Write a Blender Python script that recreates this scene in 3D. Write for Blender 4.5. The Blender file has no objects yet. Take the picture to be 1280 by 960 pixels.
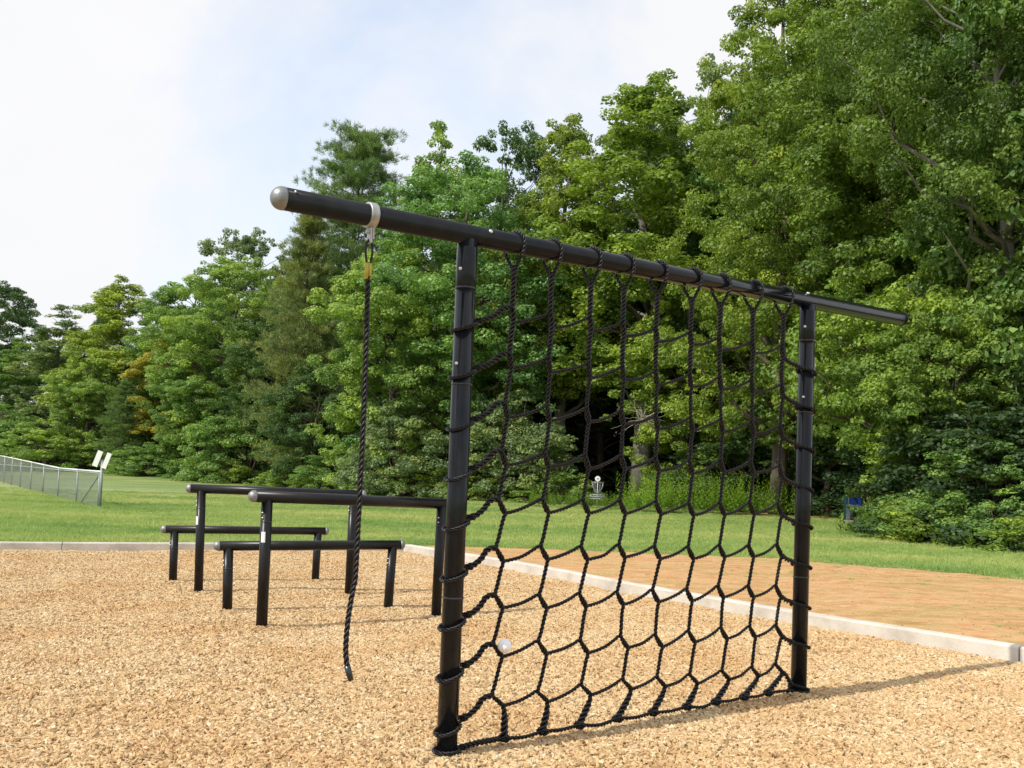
import bpy, math, random
import numpy as np
from mathutils import Vector, Matrix
R_ = math.radians
scene = bpy.context.scene
COL = scene.collection
rng = np.random.default_rng(11)
random.seed(5)

# ------------------------------------------------------------------ camera
cam_d = bpy.data.cameras.new('camera'); cam = bpy.data.objects.new('camera', cam_d); COL.objects.link(cam)
cam_d.sensor_width = 36; cam_d.lens = 33.75; cam_d.shift_y = 62/1280
cam_d.clip_start = .05; cam_d.clip_end = 3000
cam.matrix_world = Matrix.Translation((0, 0, 1.52)) @ Matrix.Rotation(R_(92.5), 4, 'X') @ Matrix.Rotation(.033, 4, 'Z')
scene.camera = cam
scene.render.resolution_x = 1024; scene.render.resolution_y = 768

# ------------------------------------------------------------------ sky and sun
AZ, EL = R_(34.0), R_(46)              # light travels towards +x,+y at AZ from +x
SUN_STRENGTH = 4.1
world = bpy.data.worlds.new('World'); scene.world = world; world.use_nodes = True
wn = world.node_tree.nodes; wl = world.node_tree.links
bg = wn['Background']; bg.inputs[1].default_value = .1
sky = wn.new('ShaderNodeTexSky'); sky.sky_type = 'NISHITA'; sky.sun_disc = False
to_sun = Vector((-math.cos(AZ)*math.cos(EL), -math.sin(AZ)*math.cos(EL), math.sin(EL)))
sky.sun_elevation = EL; sky.sun_rotation = math.atan2(to_sun.x, to_sun.y)
sky.air_density = 1.0; sky.dust_density = 1.5
SKYLOC = (3.3, .8, -.7)
tc = wn.new('ShaderNodeTexCoord')
mp = wn.new('ShaderNodeMapping'); mp.inputs['Scale'].default_value = (1, 1, 1.9); mp.inputs['Location'].default_value = SKYLOC
cn = wn.new('ShaderNodeTexNoise'); cn.inputs['Scale'].default_value = 1.7; cn.inputs['Detail'].default_value = 7; cn.inputs['Roughness'].default_value = .55; cn.inputs['Distortion'].default_value = .4
cr = wn.new('ShaderNodeValToRGB'); cr.color_ramp.elements[0].position = .30; cr.color_ramp.elements[1].position = .52
cr.color_ramp.elements[0].color = (.38, .38, .38, 1)
cn2 = wn.new('ShaderNodeTexNoise'); cn2.inputs['Scale'].default_value = 4; cn2.inputs['Detail'].default_value = 5
cc = wn.new('ShaderNodeMixRGB'); cc.inputs[1].default_value = (9.1, 9.15, 9.4, 1); cc.inputs[2].default_value = (9.9, 9.9, 10.1, 1)
mx = wn.new('ShaderNodeMixRGB')
sb = wn.new('ShaderNodeMixRGB'); sb.blend_type = 'MULTIPLY'; sb.inputs[0].default_value = 1; sb.inputs[2].default_value = (2.6, 2.95, 3.0, 1)
wl.new(tc.outputs['Generated'], mp.inputs[0]); wl.new(mp.outputs[0], cn.inputs[0]); wl.new(mp.outputs[0], cn2.inputs[0])
wl.new(cn.outputs[0], cr.inputs[0]); wl.new(cr.outputs[0], mx.inputs[0]); wl.new(sky.outputs[0], sb.inputs[1]); wl.new(sb.outputs[0], mx.inputs[1])
wl.new(cn2.outputs[0], cc.inputs[0]); wl.new(cc.outputs[0], mx.inputs[2]); wl.new(mx.outputs[0], bg.inputs[0])
sd = bpy.data.lights.new('sun', 'SUN'); sd.energy = SUN_STRENGTH; sd.angle = R_(.6); sd.color = (1, .945, .85)
sun = bpy.data.objects.new('sun', sd); COL.objects.link(sun); sun.location = to_sun*60
sun.rotation_euler = to_sun.to_track_quat('Z', 'Y').to_euler()
scene.view_settings.view_transform = 'Standard'; scene.view_settings.look = 'None'
scene.view_settings.exposure = 0; scene.view_settings.gamma = 1
scene.render.engine = 'CYCLES'
scene.cycles.max_bounces = 6; scene.cycles.transparent_max_bounces = 4

# ------------------------------------------------------------------ helpers
def tag(o, label=None, cat=None, group=None, kind=None):
    if label: o['label'] = label
    if cat: o['category'] = cat
    if group: o['group'] = group
    if kind: o['kind'] = kind
    return o
def empty(name, loc=(0, 0, 0), rz=0, label=None, cat=None, group=None, kind=None):
    o = bpy.data.objects.new(name, None); COL.objects.link(o); o.location = loc; o.rotation_euler = (0, 0, rz)
    return tag(o, label, cat, group, kind)
def link(name, me, mat=None, parent=None):
    if mat is not None and not me.materials: me.materials.append(mat)
    o = bpy.data.objects.new(name, me); COL.objects.link(o)
    if parent: o.parent = parent
    return o
def copy_tree(o, parent=None):
    c = o.copy(); COL.objects.link(c)
    if parent: c.parent = parent
    for ch in [k for k in bpy.data.objects if k.parent == o]: copy_tree(ch, c)
    return c
def mesh_np(name, V, F, smooth=False):
    """V (n,3), F (m,k) arrays with constant k"""
    V = np.asarray(V, dtype=np.float32); F = np.asarray(F, dtype=np.int32); k = F.shape[1]
    me = bpy.data.meshes.new(name); me.vertices.add(len(V)); me.vertices.foreach_set('co', V.ravel())
    me.loops.add(F.size); me.loops.foreach_set('vertex_index', F.ravel())
    me.polygons.add(len(F)); me.polygons.foreach_set('loop_start', np.arange(0, F.size, k, dtype=np.int32))
    me.polygons.foreach_set('loop_total', np.full(len(F), k, dtype=np.int32))
    if smooth: me.polygons.foreach_set('use_smooth', np.ones(len(F), dtype=bool))
    me.update(calc_edges=True); return me
class MB:
    def __init__(s): s.v = []; s.f = []; s.sm = []
    def add(s, V, F, smooth=False):
        n = len(s.v); s.v += [tuple(map(float, p)) for p in V]; s.f += [tuple(n+i for i in q) for q in F]; s.sm += [smooth]*len(F); return s
    def box(s, c, d, rot=None):
        M = rot or Matrix.Identity(3); c = Vector(c)
        V = [c + M @ Vector((x*d[0]/2, y*d[1]/2, z*d[2]/2)) for x in (-1, 1) for y in (-1, 1) for z in (-1, 1)]
        return s.add(V, [(0, 1, 3, 2), (4, 6, 7, 5), (0, 4, 5, 1), (2, 3, 7, 6), (0, 2, 6, 4), (1, 5, 7, 3)])
    def lathe(s, a, b, prof, n=20, smooth=True, caps=True):
        """prof: list of (t along a->b in metres, radius)"""
        a = Vector(a); d = (Vector(b)-a).normalized(); u = d.orthogonal().normalized(); w = d.cross(u)
        V = []; F = []
        for t, r in prof:
            for k in range(n):
                an = 2*math.pi*k/n; V.append(a+d*t+(u*math.cos(an)+w*math.sin(an))*r)
        for i in range(len(prof)-1):
            for k in range(n):
                F.append((i*n+k, i*n+(k+1) % n, (i+1)*n+(k+1) % n, (i+1)*n+k))
        s.add(V, F, smooth)
        if caps:
            m = len(prof)-1; base = len(s.v)-len(V)
            s.f += [tuple(base+k for k in range(n))[::-1], tuple(base+m*n+k for k in range(n))]; s.sm += [False, False]
        return s
    def cyl(s, a, b, r, r2=None, n=16):
        L = (Vector(b)-Vector(a)).length; return s.lathe(a, b, [(0, r), (L, r if r2 is None else r2)], n)
    def tube(s, pts, rad, n=6):
        """smooth tube along a polyline, constant or per-point radius"""
        P = [Vector(p) for p in pts]; m = len(P); rad = rad if hasattr(rad, '__len__') else [rad]*m
        t0 = (P[1]-P[0]).normalized(); u = t0.orthogonal().normalized(); V = []; F = []
        for i in range(m):
            t = (P[min(i+1, m-1)]-P[max(i-1, 0)]).normalized(); u = (u-t*u.dot(t)).normalized(); w = t.cross(u)
            for k in range(n):
                an = 2*math.pi*k/n; V.append(P[i]+(u*math.cos(an)+w*math.sin(an))*rad[i])
        for i in range(m-1):
            for k in range(n): F.append((i*n+k, i*n+(k+1) % n, (i+1)*n+(k+1) % n, (i+1)*n+k))
        F2 = [tuple(range(n))[::-1], tuple((m-1)*n+k for k in range(n))]
        s.add(V, F, True); base = len(s.v)-len(V); s.f += [tuple(base+i for i in q) for q in F2]; s.sm += [False]*2
        return s
    def build(s, name, mat, parent=None):
        me = bpy.data.meshes.new(name); me.from_pydata(s.v, [], s.f); me.polygons.foreach_set('use_smooth', s.sm); me.update()
        return link(name, me, mat, parent)

# ------------------------------------------------------------------ materials
def mat(name, col, rough=.6, metal=0, spec=.5):
    m = bpy.data.materials.new(name); m.use_nodes = True; b = m.node_tree.nodes['Principled BSDF']
    b.inputs['Base Color'].default_value = (*col, 1); b.inputs['Roughness'].default_value = rough
    b.inputs['Metallic'].default_value = metal; b.inputs['Specular IOR Level'].default_value = spec
    return m
def noisy(name, cols, scale=5, rough=.8, detail=6, bump=0, bscale=None, spec=.3, metal=0, coord='pos', stretch=None, rvar=0, pos=(.3, .7)):
    m = mat(name, cols[0], rough, metal, spec); nt = m.node_tree; N = nt.nodes; L = nt.links; b = N['Principled BSDF']
    if coord == 'pos': src = N.new('ShaderNodeNewGeometry').outputs['Position']
    else: src = N.new('ShaderNodeTexCoord').outputs['Object']
    if stretch:
        mpn = N.new('ShaderNodeMapping'); mpn.inputs['Scale'].default_value = stretch; L.new(src, mpn.inputs[0]); src = mpn.outputs[0]
    n = N.new('ShaderNodeTexNoise'); n.inputs['Scale'].default_value = scale; n.inputs['Detail'].default_value = detail; n.inputs['Roughness'].default_value = .65
    L.new(src, n.inputs[0]); r = N.new('ShaderNodeValToRGB'); L.new(n.outputs[0], r.inputs[0])
    e = r.color_ramp.elements; e[0].position = pos[0]; e[1].position = pos[1]; e[0].color = (*cols[0], 1); e[1].color = (*cols[-1], 1)
    for i, c in enumerate(cols[1:-1]):
        x = e.new(pos[0]+(pos[1]-pos[0])*(i+1)/(len(cols)-1)); x.color = (*c, 1)
    L.new(r.outputs[0], b.inputs['Base Color'])
    if rvar:
        mr = N.new('ShaderNodeMapRange'); mr.inputs[3].default_value = rough-rvar; mr.inputs[4].default_value = rough+rvar
        L.new(n.outputs[0], mr.inputs[0]); L.new(mr.outputs[0], b.inputs['Roughness'])
    if bump:
        n2 = N.new('ShaderNodeTexNoise'); n2.inputs['Scale'].default_value = bscale or scale*4; n2.inputs['Detail'].default_value = 5; L.new(src, n2.inputs[0])
        bp = N.new('ShaderNodeBump'); bp.inputs['Strength'].default_value = bump; bp.inputs['Distance'].default_value = .02
        L.new(n2.outputs[0], bp.inputs['Height']); L.new(bp.outputs[0], b.inputs['Normal'])
    return m
def leaf_mat(name, transl=.3, rough=.5):
    """leaf colour = object's own tint x per-leaf variation stored on the mesh"""
    m = bpy.data.materials.new(name); m.use_nodes = True; nt = m.node_tree; N = nt.nodes; L = nt.links; b = N['Principled BSDF']
    oi = N.new('ShaderNodeObjectInfo'); at = N.new('ShaderNodeAttribute'); at.attribute_name = 'tone'
    rp = N.new('ShaderNodeValToRGB'); e = rp.color_ramp.elements
    e[0].position = 0; e[0].color = (.45, .55, .55, 1); e[1].position = 1; e[1].color = (1.75, 1.5, 1.05, 1)
    x = e.new(.5); x.color = (1, 1, 1, 1)
    mu = N.new('ShaderNodeMixRGB'); mu.blend_type = 'MULTIPLY'; mu.inputs[0].default_value = 1
    L.new(at.outputs['Fac'], rp.inputs[0]); L.new(oi.outputs['Color'], mu.inputs[1]); L.new(rp.outputs[0], mu.inputs[2])
    L.new(mu.outputs[0], b.inputs['Base Color']); b.inputs['Roughness'].default_value = rough; b.inputs['Specular IOR Level'].default_value = .35
    tr = N.new('ShaderNodeBsdfTranslucent'); t2 = N.new('ShaderNodeMixRGB'); t2.blend_type = 'MULTIPLY'; t2.inputs[0].default_value = 1; t2.inputs[2].default_value = (1.5, 1.6, .6, 1)
    L.new(mu.outputs[0], t2.inputs[1]); L.new(t2.outputs[0], tr.inputs[0])
    ms = N.new('ShaderNodeMixShader'); ms.inputs[0].default_value = transl
    L.new(b.outputs[0], ms.inputs[1]); L.new(tr.outputs[0], ms.inputs[2]); L.new(ms.outputs[0], N['Material Output'].inputs[0])
    return m
M = {}
M['post'] = noisy('black_coated_steel', [(.006, .007, .009), (.013, .015, .018)], 9, .14, bump=0, spec=.26, coord='obj', rvar=.07)
M['bar'] = noisy('weathered_black_coating', [(.007, .007, .008), (.015, .014, .014)], 7, .33, spec=.27, rvar=.08)
M['cap'] = noisy('cast_aluminium', [(.20, .21, .21), (.29, .30, .30)], 30, .45, metal=.6, bump=.15, bscale=90)
M['clamp'] = noisy('galvanised_clamp', [(.30, .30, .30), (.50, .50, .49)], 20, .42, metal=.7)
M['bolt'] = mat('zinc_bolt', (.75, .75, .73), .3, .8)
M['brass'] = noisy('brass_sleeve', [(.36, .28, .04), (.52, .42, .09)], 40, .35, metal=.4)
M['rope'] = noisy('black_rope', [(.007, .007, .009), (.018, .016, .018)], 60, .5, spec=.5, coord='obj', detail=3)
M['sticker'] = noisy('white_sticker', [(.75, .76, .78), (.82, .82, .82)], 30, .4)
M['print'] = mat('sticker_print', (.1, .11, .14), .5)
M['seam'] = mat('seam_ring', (.02, .022, .025), .22, 0, .6)
M['galv'] = noisy('galvanised_fence', [(.22, .25, .24), (.34, .37, .36)], 3, .55, metal=.3)
M['galv_rail'] = noisy('bright_rail', [(.7, .72, .7), (.8, .82, .8)], 3, .4, metal=.2)
M['wire'] = mat('fence_wire', (.36, .39, .38), .6, .1)
M['white'] = noisy('white_paint', [(.78, .78, .76), (.86, .86, .84)], 6, .5)
M['ball'] = noisy('white_foam', [(.93, .93, .93), (.97, .97, .97)], 30, .7)
M['chain'] = mat('bright_chain', (.36, .38, .38), .4, .4)
M['blue'] = noisy('blue_paint', [(.008, .022, .13), (.015, .04, .2)], 5, .45)
M['green_post'] = mat('dark_green_paint', (.01, .06, .045), .45)
M['grey_panel'] = noisy('grey_panel', [(.08, .11, .13), (.14, .17, .18)], 5, .6)
M['plank'] = noisy('weathered_plank', [(.28, .22, .19), (.42, .34, .3)], 12, .8)
M['dark'] = mat('dark_rubber', (.015, .015, .015), .8)
M['concrete'] = noisy('curb_concrete', [(.40, .36, .30), (.56, .51, .44), (.64, .60, .53)], 2.2, .85, bump=.25, bscale=60, detail=9)
M['chipbase'] = noisy('wood_chip_bed', [(.14, .08, .035), (.32, .20, .09), (.48, .33, .16)], 40, .9, bump=1, bscale=45, detail=8)
M['bark'] = noisy('brown_bark', [(.06, .045, .035), (.16, .13, .10)], 4, .9, bump=.8, bscale=14, coord='obj', stretch=(1, 1, .25))
M['palebark'] = noisy('pale_grey_bark', [(.12, .11, .09), (.24, .22, .19)], 3, .85, bump=.5, bscale=14, coord='obj', stretch=(1, 1, .3))
M['deadwood'] = noisy('bleached_dead_twigs', [(.35, .30, .22), (.5, .44, .34)], 8, .85)
M['leaf'] = leaf_mat('broad_leaf', .30)
M['needle'] = leaf_mat('pine_needle', .15, .55)
M['litter'] = noisy('forest_litter', [(.03, .022, .014), (.09, .06, .035)], 3, .95, bump=.6, bscale=20)

def chip_mat():
    m = mat('wood_chip', (.5, .35, .18), .8, 0, .25); nt = m.node_tree; N = nt.nodes; L = nt.links; b = N['Principled BSDF']
    oi = N.new('ShaderNodeObjectInfo'); geo = N.new('ShaderNodeNewGeometry')
    r = N.new('ShaderNodeValToRGB'); e = r.color_ramp.elements
    stops = [(0, (.27, .16, .08)), (.07, (.44, .30, .15)), (.25, (.56, .385, .20)), (.62, (.61, .45, .25)), (.92, (.67, .525, .32)), (1, (.74, .65, .46))]
    e[0].position = 0; e[0].color = (*stops[0][1], 1); e[1].position = 1; e[1].color = (*stops[-1][1], 1)
    for p, c in stops[1:-1]:
        x = e.new(p); x.color = (*c, 1)
    L.new(oi.outputs['Random'], r.inputs[0])
    n = N.new('ShaderNodeTexNoise'); n.inputs['Scale'].default_value = .9; n.inputs['Detail'].default_value = 4; L.new(geo.outputs['Position'], n.inputs[0])
    r2 = N.new('ShaderNodeValToRGB'); r2.color_ramp.elements[0].position = .35; r2.color_ramp.elements[0].color = (.92, .83, .74, 1); r2.color_ramp.elements[1].position = .6; r2.color_ramp.elements[1].color = (1, 1, 1, 1)
    L.new(n.outputs[0], r2.inputs[0])
    n3 = N.new('ShaderNodeTexNoise'); n3.inputs['Scale'].default_value = 120; n3.inputs['Detail'].default_value = 3; L.new(geo.outputs['Position'], n3.inputs[0])
    r3 = N.new('ShaderNodeMapRange'); r3.inputs[1].default_value = .3; r3.inputs[2].default_value = .7; r3.inputs[3].default_value = .85; r3.inputs[4].default_value = 1.08; L.new(n3.outputs[0], r3.inputs[0])
    mu = N.new('ShaderNodeMixRGB'); mu.blend_type = 'MULTIPLY'; mu.inputs[0].default_value = 1; L.new(r.outputs[0], mu.inputs[1]); L.new(r2.outputs[0], mu.inputs[2])
    mu2 = N.new('ShaderNodeVectorMath'); mu2.operation = 'SCALE'; L.new(mu.outputs[0], mu2.inputs[0]); L.new(r3.outputs[0], mu2.inputs['Scale'])
    L.new(mu2.outputs[0], b.inputs['Base Color']); return m
M['chip'] = chip_mat()

def grass_mat(name, blade=False):
    K = 1.5 if blade else 1.1
    m = mat(name, (.1, .2, .03), .6, 0, .3); nt = m.node_tree; N = nt.nodes; L = nt.links; b = N['Principled BSDF']
    geo = N.new('ShaderNodeNewGeometry')
    mpn = N.new('ShaderNodeMapping'); mpn.inputs['Scale'].default_value = (.5, 1, 1); L.new(geo.outputs['Position'], mpn.inputs[0])
    n = N.new('ShaderNodeTexNoise'); n.inputs['Scale'].default_value = .22; n.inputs['Detail'].default_value = 8; n.inputs['Roughness'].default_value = .7; L.new(mpn.outputs[0], n.inputs[0])
    r = N.new('ShaderNodeValToRGB'); e = r.color_ramp.elements
    e[0].position = .36; e[0].color = (.135*K, .215*K, .058*K, 1); e[1].position = .68; e[1].color = (.36*K, .34*K, .14*K, 1)
    x = e.new(.47); x.color = (.205*K, .275*K, .078*K, 1); x = e.new(.57); x.color = (.27*K, .31*K, .10*K, 1)
    L.new(n.outputs[0], r.inputs[0])
    n2 = N.new('ShaderNodeTexNoise'); n2.inputs['Scale'].default_value = 9; n2.inputs['Detail'].default_value = 8; L.new(geo.outputs['Position'], n2.inputs[0])
    r2 = N.new('ShaderNodeMapRange'); r2.inputs[1].default_value = .25; r2.inputs[2].default_value = .75; r2.inputs[3].default_value = .55 if not blade else .8; r2.inputs[4].default_value = 1.25; L.new(n2.outputs[0], r2.inputs[0])
    sc = N.new('ShaderNodeVectorMath'); sc.operation = 'SCALE'; L.new(r.outputs[0], sc.inputs[0]); L.new(r2.outputs[0], sc.inputs['Scale'])
    L.new(sc.outputs[0], b.inputs['Base Color'])
    if blade:
        tr = N.new('ShaderNodeBsdfTranslucent'); ms = N.new('ShaderNodeMixShader'); ms.inputs[0].default_value = .35
        g2 = N.new('ShaderNodeVectorMath'); g2.operation = 'SCALE'; g2.inputs['Scale'].default_value = 1.35; L.new(sc.outputs[0], g2.inputs[0]); L.new(g2.outputs[0], tr.inputs[0])
        L.new(b.outputs[0], ms.inputs[1]); L.new(tr.outputs[0], ms.inputs[2]); L.new(ms.outputs[0], N['Material Output'].inputs[0])
    else:
        bp = N.new('ShaderNodeBump'); bp.inputs['Strength'].default_value = .8; bp.inputs['Distance'].default_value = .05
        n3 = N.new('ShaderNodeTexNoise'); n3.inputs['Scale'].default_value = 14; n3.inputs['Detail'].default_value = 6; L.new(geo.outputs['Position'], n3.inputs[0])
        L.new(n3.outputs[0], bp.inputs['Height']); L.new(bp.outputs[0], b.inputs['Normal'])
    return m
M['lawn'] = grass_mat('mown_lawn'); M['blade'] = grass_mat('grass_blade', True)
def dirt_mat():
    m = noisy('bare_clay_soil', [(.38, .175, .07), (.47, .25, .11), (.55, .345, .175), (.44, .215, .09), (.60, .42, .24)], 1.7, .95, detail=9, bump=.5, bscale=22, stretch=(.9, 1.4, 1), spec=.15, pos=(.3, .7))
    nt = m.node_tree; N = nt.nodes; L = nt.links; b = N['Principled BSDF']; old = b.inputs['Base Color'].links[0].from_socket
    geo = N.new('ShaderNodeNewGeometry'); mpn = N.new('ShaderNodeMapping'); mpn.inputs['Scale'].default_value = (.5, 1.6, 1); L.new(geo.outputs['Position'], mpn.inputs[0])
    n = N.new('ShaderNodeTexNoise'); n.inputs['Scale'].default_value = 1.1; n.inputs['Detail'].default_value = 10; n.inputs['Roughness'].default_value = .75; L.new(mpn.outputs[0], n.inputs[0])
    r = N.new('ShaderNodeMapRange'); r.inputs[1].default_value = .46; r.inputs[2].default_value = .60; r.inputs[4].default_value = .5; L.new(n.outputs[0], r.inputs[0])
    mxn = N.new('ShaderNodeMixRGB'); mxn.inputs[2].default_value = (.27, .25, .075, 1); L.new(r.outputs[0], mxn.inputs[0]); L.new(old, mxn.inputs[1]); L.new(mxn.outputs[0], b.inputs['Base Color'])
    return m
M['dirt'] = dirt_mat()

# ------------------------------------------------------------------ ground
def gz(x, y):
    t = min(max((y-66)/50, 0), 1); return .08+.85*t*t*(3-2*t)*min(max((x+58)/18, 0), 1)
def smoothnoise(x, y, s=1.0):
    return (math.sin(x*1.3*s+1.1)+math.sin(y*1.7*s+.3)+math.sin((x+y)*.9*s+2)+math.sin((x-1.7*y)*2.1*s)*.5)/3.5
BACK = [(-30., 8.05), (-14.2, 14.15), (-7.56, 16.62), (-2.05, 18.55)]           # inner face of the back curb
BACK = [(-30., 8.2), (-14.2, 13.95), (-7.56, 16.35), (-2.05, 18.55)]
RIGHT = [(-2.05, 18.55), (.0, 15.75), (1.55, 13.05), (3.15, 10.6), (4.62, 8.7), (6.5, 6.0), (8.6, 2.9), (11, -1), (14, -6)]
# lawn: grid out to the horizon, dropped under the chip bed
xs = np.concatenate([np.linspace(-900, -120, 14), np.linspace(-110, 110, 112), np.linspace(120, 900, 14)])
ys = np.concatenate([np.linspace(-300, -30, 8), np.linspace(-20, 140, 110), np.linspace(155, 1800, 14)])
def inside_pit(x, y):
    # left of the right curb and in front of the back curb (with a margin)
    for P, s in ((BACK, 1), (RIGHT, 1)):
        pass
    yb = np.interp(x, [p[0] for p in BACK], [p[1] for p in BACK]) if x <= -2.05 else np.interp(x, [p[0] for p in RIGHT], [p[1] for p in RIGHT])
    return yb-y
V = []; 
for y in ys:
    for x in xs: V.append((x, y, gz(x, y)+.012*smoothnoise(x, y, .6)))
nx, ny = len(xs), len(ys); V = np.array(V)
# the lawn sheet is cut where the chip bed lies: only faces beyond the curb line are kept; a bridging strip follows the curb exactly
F = []
for j in range(ny-1):
    for i in range(nx-1):
        q = (j*nx+i, j*nx+i+1, (j+1)*nx+i+1, (j+1)*nx+i)
        cs = [inside_pit(V[k][0], V[k][1]) for k in q]
        if min(cs) > .0 and -30 < V[q[0]][0] and V[q[1]][0] < 14 and V[q[0]][1] > -6: continue
        F.append(q)
LV, LF = V, F
bad = set()
F2 = []
for q in F:
    cs = [inside_pit(V[k][0], V[k][1]) for k in q]
    inb = -31 < V[q[0]][0] and V[q[1]][0] < 15 and V[q[0]][1] > -7
    if inb and max(cs) > -.14: continue
    F2.append(q)
# fill strip between curb outer line and kept grid with a fan of small quads
def fine_lawn():
    vv, ff = [], []; st = .25
    gx = np.arange(-33, 17.01, st); gy = np.arange(-9.5, 21.5, st)
    # slot size of coarse grid ~2 m: build a fine strip and shave it at the curb centre line
    for side, P in (('b', BACK), ('r', RIGHT)):
        pts = []
        for (x0, y0), (x1, y1) in zip(P[:-1], P[1:]):
            n = max(2, int(math.hypot(x1-x0, y1-y0)/.4))
            for k in range(n): pts.append((x0+(x1-x0)*k/n, y0+(y1-y0)*k/n, x1-x0, y1-y0))
        pts.append((*P[-1], P[-1][0]-P[-2][0], P[-1][1]-P[-2][1]))
        base = len(vv)
        for (x, y, dx, dy) in pts:
            l = math.hypot(dx, dy); nxn, nyn = -dy/l, dx/l
            if side == 'r' and nyn < 0: nxn, nyn = -nxn, -nyn
            if side == 'r': nxn, nyn = abs(nxn), abs(nyn)
            for o_ in (.1, .6, 1.6, 3.6):
                vv.append((x+nxn*o_, y+nyn*o_, .068 if o_ > .2 else .07))
        for i in range(len(pts)-1):
            for k in range(3):
                a = base+i*4+k; ff.append((a, a+4, a+5, a+1))
    c = len(vv)   # corner wedge
    vv += [(-2.05, 18.6, .066), (-3.3, 22.2, .066), (-.6, 22.4, .066), (1.0, 20.7, .066)]
    ff.append((c, c+1, c+2, c+3)[::-1])
    return vv, ff
me = mesh_np('lawn', V, F2, True); lawn = tag(link('lawn', me, M['lawn']), 'mown green lawn stretching from the curb to the woods', kind='structure')
vv, ff = fine_lawn(); lm = bpy.data.meshes.new('lawn_edge'); lm.from_pydata(vv, [], ff); lo = link('lawn_edge', lm, M['lawn'], lawn)

# chip bed
xs2 = np.arange(-30, 14.1, .12); ys2 = np.arange(-6, 18.9, .12)
X, Y = np.meshgrid(xs2, ys2)
bx = np.array([p[0] for p in BACK]+[p[0] for p in RIGHT[1:]]); by = np.array([p[1] for p in BACK]+[p[1] for p in RIGHT[1:]])
lim = np.interp(X, bx, by)
POSTS = [(-.295, 5.227), (2.143, 7.052), (-2.31, 9.167), (-.745, 10.298), (-2.909, 10.095), (-1.317, 10.778), (-4.308, 12.456), (-2.613, 13.155), (-3.70, 11.601), (-1.946, 11.915)]
def bedz(X, Y):
    return -.012+.016*(np.sin(X*1.9+Y*.7)+np.sin(Y*2.3-X*.9+1)+np.sin(X*4.1+2*np.sin(Y*1.3))*.5)/2.5+.007*np.sin(X*9.3+2*np.sin(Y*3.1))*np.sin(Y*8.1-1.5*np.sin(X*2.7))+.005*np.sin(X*17+Y*5)*np.sin(Y*15-X*3)+sum(.028*np.exp(-((X-a)**2+(Y-b)**2)/.022) for a, b in POSTS)
Z = bedz(X, Y)
idx = np.arange(X.size).reshape(X.shape); keep = (Y[:-1, :-1] < lim[:-1, :-1]+.02)
# clamp vertices slightly past the curb face so the bed ends under the curb
Yc = np.minimum(Y, lim+.06)
q = np.stack([idx[:-1, :-1], idx[:-1, 1:], idx[1:, 1:], idx[1:, :-1]], -1)[keep]
VV = np.stack([X, Yc, Z], -1).reshape(-1, 3)
bed = link('wood_chip_bed', mesh_np('wood_chip_bed', VV, q, True), M['chipbase']); tag(bed, 'bed of tan wood chips inside the concrete curb', kind='structure')

# dirt strip beyond the right curb
edge = [(-1.3, 19.1), (-.3, 18.9), (1.0, 19.0), (3.0, 18.95), (5.04, 18.6), (6.8, 17.7), (8.59, 16.05), (11, 13.5), (15, 9), (19, 4), (24, -4)]
near = [(-1.75, 18.35), (-.8, 17.1), (.25, 15.85), (1.78, 13.15), (3.36, 10.72), (4.83, 8.82), (6.7, 6.12), (8.8, 3.0), (11.2, -.9), (14.2, -6), (15, -8)]
dv, df = [], []; NS = 120; NT = 14
def polyat(P, t):
    P = np.array(P); d = np.concatenate([[0], np.cumsum(np.hypot(*np.diff(P, axis=0).T))]); s = t*d[-1]
    return np.interp(s, d, P[:, 0]), np.interp(s, d, P[:, 1])
for i in range(NS+1):
    a = polyat(near, i/NS); b = polyat(edge, i/NS)
    for j in range(NT+1):
        t = j/NT; jt = ((random.random()-.5)*.3+.45*smoothnoise(b[0]*1.2, b[1], 1.4)) if j == NT else 0
        x = a[0]+(b[0]-a[0])*t+jt; y = a[1]+(b[1]-a[1])*t+jt
        dv.append((x, y, .098+.012*smoothnoise(x*2, y*2)-(.02 if j == NT else 0)))
for i in range(NS):
    for j in range(NT):
        a = i*(NT+1)+j; df.append((a, a+NT+1, a+NT+2, a+1))
dm = bpy.data.meshes.new('dirt_strip'); dm.from_pydata(dv, [], df); dm.polygons.foreach_set('use_smooth', [True]*len(df))
tag(link('dirt_strip', dm, M['dirt']), 'bare orange clay strip between the curb and the lawn', kind='structure')

# small bare path into the woods
pv = []
for k in range(24):
    a = 2*math.pi*k/24; pv.append((14.2+3.6*math.cos(a)*(1+.15*math.sin(3*a)), 45.5+3.2*math.sin(a)*(1+.15*math.cos(2*a)), .115))
pm = bpy.data.meshes.new('dirt_path'); pm.from_pydata(pv, [], [tuple(range(24))]); tag(link('dirt_path', pm, M['dirt']), 'sandy path patch entering the dark woods', kind='structure')
# forest floor sheet
fl = [(-220, 150), (-75, 112), (-40, 104), (-24, 92), (-9, 72), (2, 63), (9, 60), (14, 52), (17, 45), (14, 36), (15, 29), (18, 22), (40, 8), (160, 0), (400, 300), (-220, 400)]
fm = bpy.data.meshes.new('forest_floor'); fm.from_pydata([(x, y, gz(x, y)+.03) for x, y in fl], [], [tuple(range(len(fl)))])
tag(link('forest_floor', fm, M['litter']), 'dark leaf litter under the trees', kind='structure')

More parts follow.
